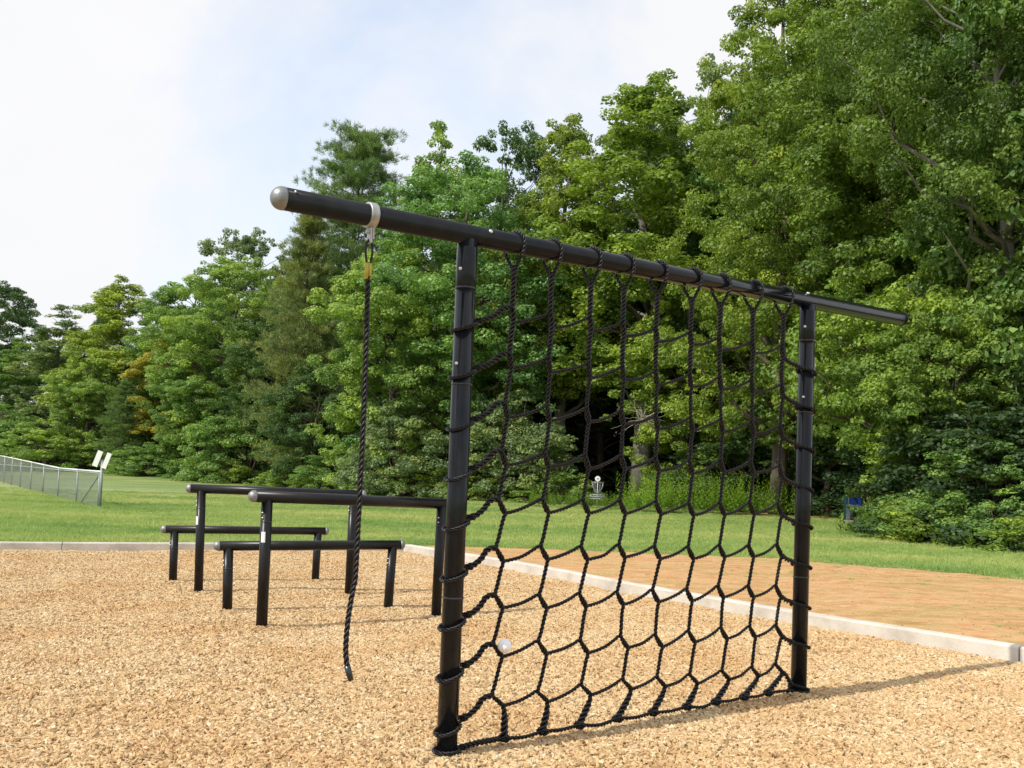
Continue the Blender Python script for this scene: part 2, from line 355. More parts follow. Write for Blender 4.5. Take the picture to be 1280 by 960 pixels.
# ------------------------------------------------------------------ curb
curb = empty('concrete_curb', (0, 0, 0), label='pale concrete curb around the wood chip bed', kind='structure')
def curb_section(pts, name='curb_section', w=.15, h=.135, gap=.008):
    P = [Vector((x, y, 0)) for x, y in pts]; n = len(P)
    # resample
    Q = []
    for a, b in zip(P[:-1], P[1:]):
        m = max(1, int((b-a).length/.35))
        Q += [a+(b-a)*(k/m) for k in range(m)]
    Q.append(P[-1]); P = Q; n = len(P)
    d0 = (P[1]-P[0]).normalized(); P[0] = P[0]+d0*gap; d1 = (P[-1]-P[-2]).normalized(); P[-1] = P[-1]-d1*gap
    prof = [(0, -.12), (0, h-.02), (.006, h-.007), (.02, h), (w-.02, h), (w-.006, h-.007), (w, h-.02), (w, -.12)]
    V = []; F = []; m = len(prof)
    for i, p in enumerate(P):
        t = (P[min(i+1, n-1)]-P[max(i-1, 0)]).normalized(); nn = Vector((-t.y, t.x, 0))
        if nn.x < 0 and nn.y < 0 or (nn.y < 0): nn = -nn
        for o_, z in prof:
            jz = .0012*math.sin(p.x*2+o_*3)
            V.append(p+nn*(o_+.002*math.sin(p.x*1.7+z*2))+Vector((0, 0, z+(jz if z > 0 else 0))))
    for i in range(n-1):
        for k in range(m-1): F.append((i*m+k, i*m+k+1, (i+1)*m+k+1, (i+1)*m+k))
    F += [tuple(range(m))[::-1], tuple((n-1)*m+k for k in range(m))]
    b = MB(); b.add(V, F); return b.build(name, M['concrete'], curb)
curb_section([BACK[0], BACK[1]]); curb_section([BACK[1], BACK[2]]); curb_section([BACK[2], (-2.0, 18.57)])
def sub(a, b, t): return (a[0]+(b[0]-a[0])*t, a[1]+(b[1]-a[1])*t)
curb_section([(-1.98, 18.46)]+RIGHT[1:5]); curb_section([RIGHT[4], RIGHT[5], RIGHT[6]]); curb_section(RIGHT[6:])

# ------------------------------------------------------------------ scattering (wood chips, grass)
def scatter(name, me, protos, dens, seed, smin, smax, tilt, falloff, label, cat, mat_=None, far=(6, 18)):
    o = link(name, me); tag(o, label, cat, kind='stuff')
    ng = bpy.data.node_groups.new(name+'_nodes', 'GeometryNodeTree'); ng.interface.new_socket('Geometry', in_out='INPUT', socket_type='NodeSocketGeometry'); ng.interface.new_socket('Geometry', in_out='OUTPUT', socket_type='NodeSocketGeometry')
    N = ng.nodes; L = ng.links; gi = N.new('NodeGroupInput'); go = N.new('NodeGroupOutput')
    dp = N.new('GeometryNodeDistributePointsOnFaces'); dp.inputs['Seed'].default_value = seed; L.new(gi.outputs[0], dp.inputs['Mesh'])
    if falloff is not None:
        pos = N.new('GeometryNodeInputPosition'); sp = N.new('ShaderNodeSeparateXYZ'); L.new(pos.outputs[0], sp.inputs[0])
        mr = N.new('ShaderNodeMapRange'); L.new(sp.outputs['Y'], mr.inputs[0]); mr.inputs[1].default_value = far[0]; mr.inputs[2].default_value = far[1]; mr.inputs[3].default_value = dens; mr.inputs[4].default_value = falloff
        L.new(mr.outputs[0], dp.inputs['Density'])
    else: dp.inputs['Density'].default_value = dens
    jg = N.new('GeometryNodeJoinGeometry')
    for p in protos:
        oi = N.new('GeometryNodeObjectInfo'); oi.inputs['Object'].default_value = p; oi.inputs['As Instance'].default_value = True; oi.transform_space = 'ORIGINAL'; L.new(oi.outputs['Geometry'], jg.inputs[0])
    ip = N.new('GeometryNodeInstanceOnPoints'); L.new(dp.outputs['Points'], ip.inputs['Points']); L.new(jg.outputs[0], ip.inputs['Instance']); ip.inputs['Pick Instance'].default_value = True
    rv = N.new('FunctionNodeRandomValue'); rv.data_type = 'FLOAT_VECTOR'; rv.inputs['Min'].default_value = (-tilt, -tilt, 0); rv.inputs['Max'].default_value = (tilt, tilt, 6.283); L.new(rv.outputs[0], ip.inputs['Rotation'])
    rs = N.new('FunctionNodeRandomValue'); rs.data_type = 'FLOAT'; rs.inputs[2].default_value = smin; rs.inputs[3].default_value = smax; rs.inputs['Seed'].default_value = 3; L.new(rs.outputs[1], ip.inputs['Scale'])
    L.new(ip.outputs[0], go.inputs[0])
    md = o.modifiers.new('scatter', 'NODES'); md.node_group = ng; return o
def chip_mesh(L_, W, H, seed):
    r = random.Random(seed); n = 6; V = []
    for z, k in ((-H/2, .85), (H/2, .7)):
        for i in range(n):
            a = 2*math.pi*i/n+r.uniform(-.25, .25); q = r.uniform(.8, 1.1)*k
            V.append((math.copysign(abs(math.cos(a))**.7, math.cos(a))*L_/2*q, math.sin(a)*W/2*q, z+r.uniform(-.25, .25)*H))
    F = [tuple(range(n))[::-1], tuple(range(n, 2*n))]+[(i, (i+1) % n, n+(i+1) % n, n+i) for i in range(n)]
    return V, F
chips = []
for i, (l, w, h) in enumerate([(.031, .018, .011), (.043, .014, .009), (.026, .018, .012), (.035, .021, .009), (.020, .013, .010), (.075, .010, .007), (.048, .020, .009)]):
    b = MB(); b.add(*chip_mesh(l, w, h, i)); o = b.build('wood_chip', M['chip'])
    o.location = (-1.2+.55*i, 5.9+.3*math.sin(i*2.1), .012); tag(o, kind='stuff'); chips.append(o)
tagl = 'loose tan wood chips lying on the play area'
for o in chips: tag(o, 'single tan wood chip lying among the loose chips', None)
# denser mesh near the camera, what the frame (and a side step) can see
xa = np.arange(-14, 9, .1); ya = np.arange(3.2, 18.6, .1); X2, Y2 = np.meshgrid(xa, ya)
lim2 = np.interp(X2, bx, by)-.02; Yc2 = np.minimum(Y2, lim2); Z2 = bedz(X2, Yc2)+.006
id2 = np.arange(X2.size).reshape(X2.shape)
kp = (Y2[:-1, :-1] < lim2[:-1, :-1]) & (np.abs(X2[:-1, :-1]+.25) < Y2[:-1, :-1]*.58+2.6)
q2 = np.stack([id2[:-1, :-1], id2[:-1, 1:], id2[1:, 1:], id2[1:, :-1]], -1)[kp]
cm = mesh_np('wood_chips', np.stack([X2, Yc2, Z2], -1).reshape(-1, 3), q2)
scatter('wood_chips', cm, chips, 3100, 4, .7, 1.65, .5, 1700, tagl, 'wood chips', far=(5, 16))

def tuft_mesh(n, h, r, seed, w=.006, spread=.6):
    rr = np.random.default_rng(seed); V = []; F = []
    for i in range(n):
        a, q = rr.uniform(0, 6.283), r*math.sqrt(rr.uniform()); bx_, by_ = q*math.cos(a), q*math.sin(a)
        hh = h*rr.uniform(.5, 1.15); t = rr.uniform(0, 6.283); ln = hh*rr.uniform(.15, spread); p = rr.uniform(0, 6.283)
        dx, dy = math.cos(p)*w/2, math.sin(p)*w/2; k = len(V)
        V += [(bx_-dx, by_-dy, -.01), (bx_+dx, by_+dy, -.01), (bx_+dx*.8+ln*.35*math.cos(t), by_+dy*.8+ln*.35*math.sin(t), hh*.6), (bx_-dx*.8+ln*.35*math.cos(t), by_-dy*.8+ln*.35*math.sin(t), hh*.6), (bx_+ln*math.cos(t), by_+ln*math.sin(t), hh)]
        F += [(k, k+1, k+2), (k, k+2, k+3), (k+3, k+2, k+4)]
    return V, F
tufts = []
for i in range(3):
    b = MB(); b.add(*tuft_mesh(70, .06+.012*i, .17, i, .009)); o = b.build('grass_tuft', M['blade']); o.location = (-7.0+2.3*i, 19.2+.5*i, .075); tag(o, 'short tuft of mown grass just behind the curb', kind='stuff'); tufts.append(o)
def region(fn, x0, x1, y0, y1, st, lift=0.):
    xa = np.arange(x0, x1, st); ya = np.arange(y0, y1, st); X, Y = np.meshgrid(xa, ya); idx = np.arange(X.size).reshape(X.shape)
    q = np.stack([idx[:-1, :-1], idx[:-1, 1:], idx[1:, 1:], idx[1:, :-1]], -1); cx = X[:-1, :-1]+st/2; cy = Y[:-1, :-1]+st/2
    k = fn(cx, cy); Z = np.array([[gz(a, b) for a, b in zip(r1, r2)] for r1, r2 in zip(X, Y)])-.004+lift
    return mesh_np('grass', np.stack([X, Y, Z], -1).reshape(-1, 3), q[k])
ex = np.array([p[0] for p in edge]); ey = np.array([p[1] for p in edge])
def lawn_ok(x, y):
    lim = np.where(x < -2.05, np.interp(x, bx, by)+.28, np.where(x < -1.3, 19.3, np.interp(x, ex, ey)+.05))
    jit = .18*np.sin(x*5.1)+.12*np.sin(x*13.3+1)
    return (y > lim+np.where(x > -1.3, jit, 0)) & (np.abs(x+.5) < y*.60+1.5)
scatter('lawn_grass', region(lawn_ok, -30, 26, 11.5, 48, .25), tufts, 22, 7, .7, 1.25, .15, 5, 'short mown grass blades covering the near lawn', 'grass', far=(20, 44))
def dirt_ok(x, y):
    return (y < np.interp(x, ex, ey)-.1) & (y > np.interp(x, bx, by)+.5) & (x > -1) & (np.sin(x*1.3+y*2.2)+np.sin(x*.7-y*1.1+2)+.5*np.sin(x*4.1+y*3) > .3)
scatter('dirt_grass', region(dirt_ok, -1, 16, 6, 19, .25, .022), tufts, 3.0, 8, .18, .42, .3, None, 'thin scattered grass sprouting on the bare clay', 'grass')
def grit_ok(x, y): return (y < np.interp(x, ex, ey)-.15) & (y > np.interp(x, bx, by)+.25) & (x > -1.5)
gm = region(grit_ok, -1.5, 17, 6, 19, .25, .030)
scatter('soil_grit', gm, chips, 70, 12, .2, .8, .5, None, 'grit and stray chips scattered on the bare clay', 'grit')
def fringe_ok(x, y):
    return (x > -1.3) & (np.abs(y-np.interp(x, ex, ey)) < .22+.2*np.sin(x*2.3)+.15*np.sin(x*7.1+1))
scatter('fringe_grass', region(fringe_ok, -1.3, 17, 6, 20, .25, .018), tufts, 9, 9, .5, 1.1, .2, None, 'ragged grass fringe where the lawn meets the clay', 'grass')
def shadow_line_ok(x, y):   # two shadow lines across the lawn, imitated with added taller grass
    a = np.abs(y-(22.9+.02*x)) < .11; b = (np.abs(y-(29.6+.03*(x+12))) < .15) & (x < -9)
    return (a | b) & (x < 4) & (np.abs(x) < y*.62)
shadow_tufts = []
b = MB(); b.add(*tuft_mesh(90, .13, .2, 21, .010)); o = b.build('shadow_line_tuft', M['blade']); o.location = (-9.4, 21.9, .075); tag(o, 'taller grass tuft at the far left, used to imitate the shadow lines on the lawn', kind='stuff'); shadow_tufts.append(o)
scatter('shadow_line_grass', region(shadow_line_ok, -24, 4, 22, 31, .1), shadow_tufts, 14, 10, .7, 1.1, .25, None, 'thin lines of taller grass standing in for shadow lines across the lawn', 'grass')

# ------------------------------------------------------------------ climbing frame
L0 = Vector((-.295, 5.227, 0)); R0 = Vector((2.143, 7.052, 0)); NL = (R0-L0).length
DU = (R0-L0).normalized(); DN = Vector((DU.y, -DU.x, 0))     # DN points to the camera side
def net(s, z, o=0.): return L0+DU*s+DN*o+Vector((0, 0, z))
def beamz(s): return 2.838+.0155*s
frame = empty('climbing_gantry', L0, label='tall black steel frame of two posts and a long top beam holding the cargo net', cat='climbing frame')
def F_(name, mb, m, parent=None):
    o = mb.build(name, m, parent or frame)
    if parent is None: o.location = -Vector(frame.location)
    return o
RB = .056
b = MB(); A, B = net(-1.07, beamz(-1.07)), net(4.32, beamz(4.32)); b.lathe(A, B, [(0, RB), ((B-A).length, RB)], 40); beam = F_('top_beam', b, M['post'])
def dome(c, d, r, n=28, k=9, flat=1.0):
    prof = [(-.012, r+.0015), (0, r+.0015)]+[(r*flat*math.sin(math.pi/2*i/k), max(.0005, (r+.0015)*math.cos(math.pi/2*i/k))) for i in range(1, k+1)]
    b = MB(); b.lathe(c, Vector(c)+Vector(d), prof, n); return b
F_('end_cap', dome(A, -DU, RB, flat=.95), M['cap']); o = F_('end_cap', dome(B, DU, RB, flat=.35), M['post']); o['label'] = 'black low end cap on the right end of the beam'
# posts with their coped tops and seams
def post(P, s, top_s, name='post'):
    P = Vector(P); T = net(top_s, beamz(top_s)-.03); d = (T-P).normalized(); Ln = (T-P).length; P0 = P-d*.15
    b = MB(); b.lathe(P0, T, [(0, .0565), (Ln+.15, .0565)], 40); return F_(name, b, M['post']), P0, d, Ln+.15
for P, s in ((L0, 0.02), (R0, NL+.02)):
    po, P0, d, Ln = post(P, s, s)
    for zz, hh, rr in ((Ln-.155, .22, .0574), ):
        b = MB(); b.lathe(P0+d*(zz-hh/2), P0+d*(zz+hh/2), [(0, .0563), (.002, rr), (hh-.002, rr), (hh, .0563)], 40); o = b.build('collar', M['post'], po)
    for zz in (Ln-.27, Ln-.80, 1.0):
        b = MB(); b.lathe(P0+d*(zz-.006), P0+d*(zz+.006), [(0, .0563), (.003, .0592), (.009, .0592), (.012, .0563)], 40); b.build('seam_ring', M['seam'], po)
    side = (-DU*.93+DN*.36).normalized()
    for zz in (Ln-.17, Ln-.69):
        b = MB(); c = P0+d*zz; b.lathe(c+side*.054, c+side*.075, [(0, .010), (.006, .010), (.007, .007), (.012, .006), (.014, .002)], 10); b.build('bolt', M['bolt'], po)
        c2 = c-DN*0; b = MB(); b.lathe(c-side*.054, c-side*.072, [(0, .013), (.006, .013), (.008, .008), (.014, .004)], 10); b.build('bolt', M['bolt'], po)
    if s > 1:
        b = MB(); c = P0+d*(Ln-.47); sd_ = (DU*.93+DN*.3).normalized(); b.box(c+sd_*.058, (.003, .05, .16), Matrix.Rotation(math.atan2(sd_.y, sd_.x), 3, 'Z')); b.build('sticker', M['sticker'], po)
up = (DN*.8+Vector((0, 0, 1))*.35).normalized()
for s in (-1.02, .14, NL-.02):
    c = net(s, beamz(s)); dd = (DN*.86+Vector((0, 0, .5))).normalized() if s < 2 else (DN*.55+Vector((0, 0, .83))).normalized()
    r = .013 if s > -1 else .007
    b = MB(); b.lathe(c+dd*(RB-.002), c+dd*(RB+.012), [(0, r), (.006, r*.9), (.010, r*.5), (.012, r*.1)], 12); F_('bolt', b, M['bolt'])
# swivel clamp ring on the left overhang
SC = -.585
b = MB(); c = net(SC, beamz(SC)); w = .045
b.lathe(c-DU*w/2, c+DU*w/2, [(0, RB), (.0, RB+.009), (.003, RB+.0105), (w-.003, RB+.0105), (w, RB+.009), (w, RB)], 36, caps=False)
clamp = F_('clamp_ring', b, M['clamp'])
b = MB(); b.box(c+Vector((0, 0, -RB-.045)), (.012, .038, .085), Matrix.Rotation(math.atan2(DU.y, DU.x), 3, 'Z')); b.box(c+Vector((0, 0, -RB-.03))+DU*.011, (.008, .045, .07), Matrix.Rotation(math.atan2(DU.y, DU.x), 3, 'Z'))
b.lathe(c+Vector((0, 0, -RB-.03))-DU*.02, c+Vector((0, 0, -RB-.03))+DU*.03, [(0, .011), (.05, .011)], 8); b.build('clamp_tab', M['clamp'], clamp)

# ------------------------------------------------------------------ rope
def catmull(P, step=.008):
    P = [Vector(p) for p in P]; P = [P[0]*2-P[1]]+P+[P[-1]*2-P[-2]]; out = []
    for i in range(1, len(P)-2):
        a, b, c, d = P[i-1:i+3]; n = max(2, int((c-b).length/step))
        for k in range(n):
            t = k/n; out.append(.5*((2*b)+(c-a)*t+(2*a-5*b+4*c-d)*t*t+(3*b-a-3*c+d)*t**3))
    out.append(P[-2]); return out
def rope(mb, ctrl, R=.0115, pitch=None, sides=5, strands=3, fuse=None, phase=0):
    """three twisted strands following a smooth path; R may be a function of arc length"""
    pitch = (pitch or 0)*1.1 or (R(0) if callable(R) else R)*6.4
    pts = np.array([tuple(p) for p in catmull(ctrl)]); d = np.concatenate([[0], np.cumsum(np.linalg.norm(np.diff(pts, axis=0), axis=1))])
    n = max(4, int(d[-1]/(pitch/7))); s = np.linspace(0, d[-1], n); P = np.stack([np.interp(s, d, pts[:, k]) for k in range(3)], 1)
    T = np.gradient(P, axis=0); T /= np.linalg.norm(T, axis=1)[:, None]+1e-9
    u = np.array(Vector(T[0]).orthogonal().normalized()); U = np.zeros_like(P)
    for i in range(n):
        u = u-T[i]*u.dot(T[i]); u = u/np.linalg.norm(u); U[i] = u
    W = np.cross(T, U); Rv = np.array([R(x) for x in s]) if callable(R) else np.full(n, R)
    tw = 2*math.pi*s/pitch+phase
    for k in range(strands):
        a = tw+2*math.pi*k/strands; rad = (Rv*.56)[:, None]; rs = Rv*.50
        Cn = P+(U*np.cos(a)[:, None]+W*np.sin(a)[:, None])*rad
        V = []
        for j in range(sides):
            b_ = a+2*math.pi*j/sides; V.append(Cn+(U*np.cos(b_)[:, None]+W*np.sin(b_)[:, None])*rs[:, None])
        V = np.stack(V, 1).reshape(-1, 3); F = []
        for i in range(n-1):
            for j in range(sides): F.append((i*sides+j, i*sides+(j+1) % sides, (i+1)*sides+(j+1) % sides, (i+1)*sides+j))
        F += [tuple(range(sides))[::-1], tuple((n-1)*sides+j for j in range(sides))]
        mb.add(V, F, True)
    return mb

cn_ = empty('cargo_net', net(NL/2, 0), label='black knotted rope cargo net strung between the two tall posts', cat='climbing net')
def N_(name, mb, m=None):
    o = mb.build(name, m or M['rope'], cn_); o.location = -Vector(cn_.location); return o
XI = [.345, .62, .93, 1.205, 1.50, 1.82, 2.105, 2.445, 2.785]
NR = 9
X0 = [.325, .65, .98, 1.32, 1.62, 1.93, 2.243, 2.55, 2.82]; X4 = [.31, .62, .936, 1.24, 1.553, 1.86, 2.17, 2.475, 2.79]; X8 = [.345, .62, .93, 1.205, 1.50, 1.82, 2.105, 2.445, 2.785]
def colx(i, j): return X0[i]+(X4[i]-X0[i])*min(1, j/2.) if j < 4 else X4[i]+(X8[i]-X4[i])*(j-4)/4
def hrow(j, s): k = min(max(s/2.8, 0), 1); return (.308-.075*k)+(.270+.0155*k)*j
jit = [[(random.uniform(-.006, .006), random.uniform(-.010, .010)) for j in range(NR)] for i in range(9)]
bulge = [random.uniform(-.015, .015) for _ in range(9)]
def amp(j): return (.040, .031, .027, .026, .023, .016, .011, .008, .006)[j]
def An(i, j):
    a = amp(j); x = colx(i, j)+jit[i][j][0]; return (x-a, hrow(j, x)+jit[i][j][1])
def Bn(i, j):
    a = amp(j); x = colx(i, j)+jit[i][j][0]; return (x+a, hrow(j, x)+jit[i][j][1]-(.066 if j == 0 else .076))
BOT = [.383, .659, .94, 1.252, 1.557, 1.87, 2.151, 2.44, 2.70]
for i in range(9):
    b = MB(); x = XI[i]; zb = beamz(x); r = RB+.0125
    # two legs over the beam meeting under it
    def over(phi): return net(x+.022*math.cos(phi), zb+r*math.sin(phi), r*math.cos(phi)) if False else None
    pts = [net(x-.003, zb-.19, -.004), net(x-.007, zb-.135, -.014), net(x-.013, zb-.09, -.042), net(x-.018, zb-.05, -r*.9)]
    for k in range(7):
        ph = math.pi*(.95-.9*k/6); pts.append(net(x-.018+.036*k/6, zb+r*math.sin(ph), r*math.cos(ph)))
    pts += [net(x+.016, zb-.05, r*.88), net(x+.009, zb-.09, .042), net(x+.006, zb-.135, .014), net(x+.003, zb-.19, .004)]
    top = pts[:]
    # splice (thick) then zigzag down
    low = [net(x, zb-.27)]
    for j in range(NR-1, -1, -1):
        a, c = An(i, j), Bn(i, j); low += [net(a[0], a[1], .006+bulge[i]*.3), net((a[0]+c[0])/2, (a[1]+c[1])/2, .009+bulge[i]*.3), net(c[0], c[1], .006+bulge[i]*.3)]
        if j > 0:
            a2 = An(i, j-1); low += [net(c[0]*.9+a2[0]*.1-.003, c[1]*.75+a2[1]*.25, bulge[i]*.5), net(c[0]*.35+a2[0]*.65, c[1]*.25+a2[1]*.75, bulge[i]*.5)]
    rope(b, top, .0122)
    LS = .52
    rope(b, [net(x, zb-.125)]+low, lambda s: .0180 if s < .42 else (.0180-.0040*min(1, (s-.42)/.14) if s < .56 else (.0140 if s < 1.2 else .0130)), pitch=.070)
    # tail down to the bottom rope, spliced and thick
    c = Bn(i, 0); e_ = BOT[i]
    rope(b, [net(c[0], c[1]), net(c[0]*.75+e_*.25+.008, c[1]*.7+.055*.3), net(c[0]*.35+e_*.65+.004, c[1]*.3+.055*.7), net(e_, .05)], lambda s: .0145+.0085*min(1, s/.10), pitch=.085)
    rope(b, [net(e_-.025, .045, .018), net(e_, .062, .022), net(e_+.025, .045, .018), net(e_+.01, .03, 0), net(e_-.022, .045, -.018), net(e_, .062, -.02), net(e_+.025, .045, -.015)], .0125)
    N_('vertical_rope', b)
def wrap(c, sgn, z0, z1, ramp, r=.0685, turns=1.0, lean=0.):
    """loop round a post: starts at the side facing the net, z0 there, z1 at the far side"""
    out = []
    for k in range(13):
        ph = 2*math.pi*k/12*turns; ca = math.cos(ph); out.append(net(c+sgn*r*ca, z0+(z1-z0)*(1-ca)/2, ramp*r*math.sin(ph)))
    return out
for j in range(NR):
    b = MB(); a = An(0, j); zc = a[1]
    ls = .02*(zc/2.8)                          # post lean
    xl = ls+.0685
    # left lashing: doubled rope from the first vertical to the post, then one loop round it
    thick = [net(a[0], a[1], .004), net(a[0]-.06, a[1]-.012, 0), net(.5*(a[0]+xl)-.0, a[1]-.062, .004), net(xl+.03, a[1]-.108, .006)]
    rope(b, thick, lambda s: .0185, pitch=.085)
    W = wrap(ls, 1, a[1]-.125, a[1]-.172, 1)
    W = [net(xl+.045, a[1]-.10, .008)]+W[0:12]+[net(ls+.066, a[1]-.108, -.02), net(xl+.05, a[1]-.088, -.004)]
    rope(b, W, .0118)
    # cross rope through the nine verticals
    ctrl = [net(a[0], a[1], -.006)]
    for i in range(9):
        a, c = An(i, j), Bn(i, j)
        ctrl += [net(a[0], a[1], -.006+bulge[i]*.3), net((a[0]+c[0])/2, (a[1]+c[1])/2, -.010+bulge[i]*.3), net(c[0], c[1], -.006+bulge[i]*.3)]
        if i < 8:
            a2 = An(i+1, j); gx = a2[0]-c[0]; sag = random.uniform(-.004, .012)
            ctrl += [net(c[0]+gx*.2, c[1]+.004, 0), net(c[0]+gx*.5, c[1]*.66+a2[1]*.34-sag*.6, random.uniform(-.01, .01)), net(c[0]+gx*.8, c[1]*.27+a2[1]*.73-sag*.2)]
    rope(b, ctrl, .0117)
    # right lashing
    c = Bn(8, j); rs_ = NL+.02*(c[1]/2.8); xr = rs_-.0685
    zr = c[1]-.06 if j > 0 else max(.045, c[1]-.10)
    z2 = max(.03, zr-.045)
    rope(b, [net(c[0], c[1], .004), net(c[0]+(xr-c[0])*.35, c[1]-.03+.0, 0), net(c[0]+(xr-c[0])*.75, zr+.012, .004), net(xr-.01, zr, .008)], .0185, pitch=.085)
    W = wrap(rs_, -1, zr, z2, 1)
    rope(b, [net(xr-.04, zr+.01, .01)]+W[0:12]+[net(xr-.03, zr-.012, -.01)], .0118)
    N_('cross_rope', b)
b = MB()
W = wrap(0, 1, .035, .035, 1); rope(b, [net(.12, .045, .01)]+W[0:12]+[net(.12, .03, -.01)], .0125)
bt = [net(.09, .045, .0), net(.24, .048, .01)]
for i, e_ in enumerate(BOT):
    bt.append(net(e_, .045, 0))
    if i < 8: bt.append(net((e_+BOT[i+1])/2, .036+.006*math.sin(i*2.2), .008))
bt += [net(2.9, .04, 0), net(NL-.07, .035, .01)]
rope(b, bt, .0124); rope(b, [net(.08, .04, .012), net(.2, .05, .012), net(.34, .05, .01)], .0180, pitch=.08)
W = wrap(NL, -1, .03, .03, 1); rope(b, [net(NL-.12, .04, .01)]+W[0:12]+[net(NL-.12, .03, -.01)], .0125)
N_('bottom_rope', b)

# hanging climbing rope
CR = net(SC, 0)
cl = empty('climbing_rope', CR, label='single thick black climbing rope hanging from the left overhang of the beam', cat='climbing rope')
def C_(name, mb, m): o = mb.build(name, m, cl); o.location = -Vector(cl.location); return o
zt = beamz(SC)-RB-.085
b = MB(); b.tube([(CR+DU*a+Vector((0, 0, z))) for a, z in ((0, zt+.02), (-.016, zt-.005), (-.02, zt-.05), (-.012, zt-.10), (0, zt-.115), (.012, zt-.10), (.02, zt-.05), (.016, zt-.005), (0, zt+.02))], .006, 8); C_('shackle', b, M['dark'])
b = MB(); zs = zt-.105
for dx in (-.0095, .0095): b.lathe(CR+DU*dx+Vector((0, 0, zs-.085)), CR+DU*dx+Vector((0, 0, zs)), [(0, .008), (.004, .011), (.08, .011), (.085, .008)], 14)
C_('brass_sleeve', b, M['brass'])
b = MB()
zr = zs-.07
pts = [CR+Vector((0, 0, zr))]
for t in (.1, .35, .6, .75): pts.append(CR+Vector((.006*math.sin(t*5), 0, zr*(1-t)+.47*t)))
pts += [CR+Vector((-.012, .0, .93)), CR+Vector((-.03, -.01, .77)), CR+Vector((-.036, -.01, .63)), CR+Vector((-.026, -.01, .54)), CR+Vector((-.006, -.01, .475))]
rope(b, pts, .0150, sides=7); C_('rope', b, M['rope'])
b = MB(); b.tube([pts[-2]+(pts[-1]-pts[-2])*.0, pts[-2]*.4+pts[-1]*.6, pts[-1]+(pts[-1]-pts[-2])*.12], [.0162, .0165, .0135], 12); C_('rope_end_binding', b, M['seam'])

# white ball
v = []
bpos = net(.333, .572, .045); b = MB(); n = 14; k = 9; r = .039; V = []; F = []
for i in range(k+1):
    th = math.pi*i/k
    for j in range(n):
        a = 2*math.pi*j/n; q = r*(1+.07*math.sin(5*a+i)*math.sin(th)); V.append((q*math.sin(th)*math.cos(a), q*math.sin(th)*math.sin(a), q*math.cos(th)))
for i in range(k):
    for j in range(n): F.append((i*n+j, i*n+(j+1) % n, (i+1)*n+(j+1) % n, (i+1)*n+j))
b.add(V, F, True); o = b.build('ball', M['ball']); o.location = bpos; tag(o, 'small bright white ball caught on the net beside its leftmost vertical rope', 'ball')

# ------------------------------------------------------------------ vault bars
def vault(A, B, hA, hB, rb, rp, la, lb, label, sticker, tiltA=(0, 0), tiltB=(0, 0)):
    A = Vector((*A, 0)); B = Vector((*B, 0)); t = empty('exercise_bar', A, label=label, cat='exercise bar', group='black exercise bars beside the climbing net')
    TA = A+Vector((*tiltA, hA)); TB = B+Vector((*tiltB, hB)); d = (TB-TA).normalized()
    def P(name, mb, m, par=None):
        o = mb.build(name, m, par or t)
        if par is None: o.location = -A
        return o
    b = MB(); S = TA-d*la; E = TB+d*lb; b.lathe(S, E, [(0, rb), ((E-S).length, rb)], 30); P('bar', b, M['bar'])
    P('end_cap', dome(S, -d, rb), M['cap']); P('end_cap', dome(E, d, rb, flat=.8), M['cap'])
    for Q, T in ((A, TA), (B, TB)):
        u = (T-Q).normalized(); Q0 = Q-u*.12; Ln = (T-Q0).length-.02
        b = MB(); b.lathe(Q0, T, [(0, rp), (Ln, rp)], 30); lg = P('leg', b, M['bar'])
        zz = Ln-.22; b = MB(); b.lathe(Q0+u*zz, Q0+u*(zz+.01), [(0, rp-.001), (.002, rp+.0025), (.008, rp+.0025), (.01, rp-.001)], 30); b.build('seam_ring', M['seam'], lg)
        for zz in (Ln-.13, Ln-.18):
            sdv = (-d*.85+Vector((d.y, -d.x, 0))*.5).normalized(); b = MB(); c = Q0+u*zz+sdv*rp; b.lathe(c, c+sdv*.012, [(0, .009), (.008, .008), (.012, .002)], 8); b.build('bolt', M['bolt'], lg)
        if sticker and Q is A:
            sdv = (-d*.72+Vector((d.y, -d.x, 0))*.7).normalized(); Mr = Matrix.Rotation(math.atan2(sdv.y, sdv.x), 3, 'Z')
            b = MB(); zz = Ln-.36; n_ = 6; V = []; F = []
            for kz in (0, 1):
                for i in range(n_+1):
                    a = math.atan2(sdv.y, sdv.x)+(i/n_-.5)*.75; V.append(Q0+u*(zz-.05+.1*kz)+Vector((math.cos(a), math.sin(a), 0))*(rp+.0025))
            F = [(i, i+1, n_+2+i, n_+1+i) for i in range(n_)]; b.add(V, F); st = b.build('sticker', M['sticker'], lg)
    return t
bars = [
 vault((-2.31, 9.167), (-.745, 10.298), 1.241, 1.195, .056, .0535, .13, .12, 'nearest and tallest-looking of the two high black bars, ending behind the left net post', True, (.0, 0), (.02, 0)),
 vault((-2.909, 10.095), (-1.317, 10.778), .688, .702, .052, .051, .10, .10, 'low black bar in front, between the high bar and the chip bed, silver domed ends', False, (-.02, 0), (.025, 0)),
 vault((-4.308, 12.456), (-2.613, 13.155), .682, .676, .052, .051, .12, .11, 'farthest low black bar, closest to the back curb', False, (-.01, 0), (.01, 0)),
 vault((-3.70, 11.601), (-1.946, 11.915), 1.237, 1.222, .055, .052, .13, .12, 'rear high black bar crossing behind the other high bar', True, (-.02, 0), (.01, 0))]

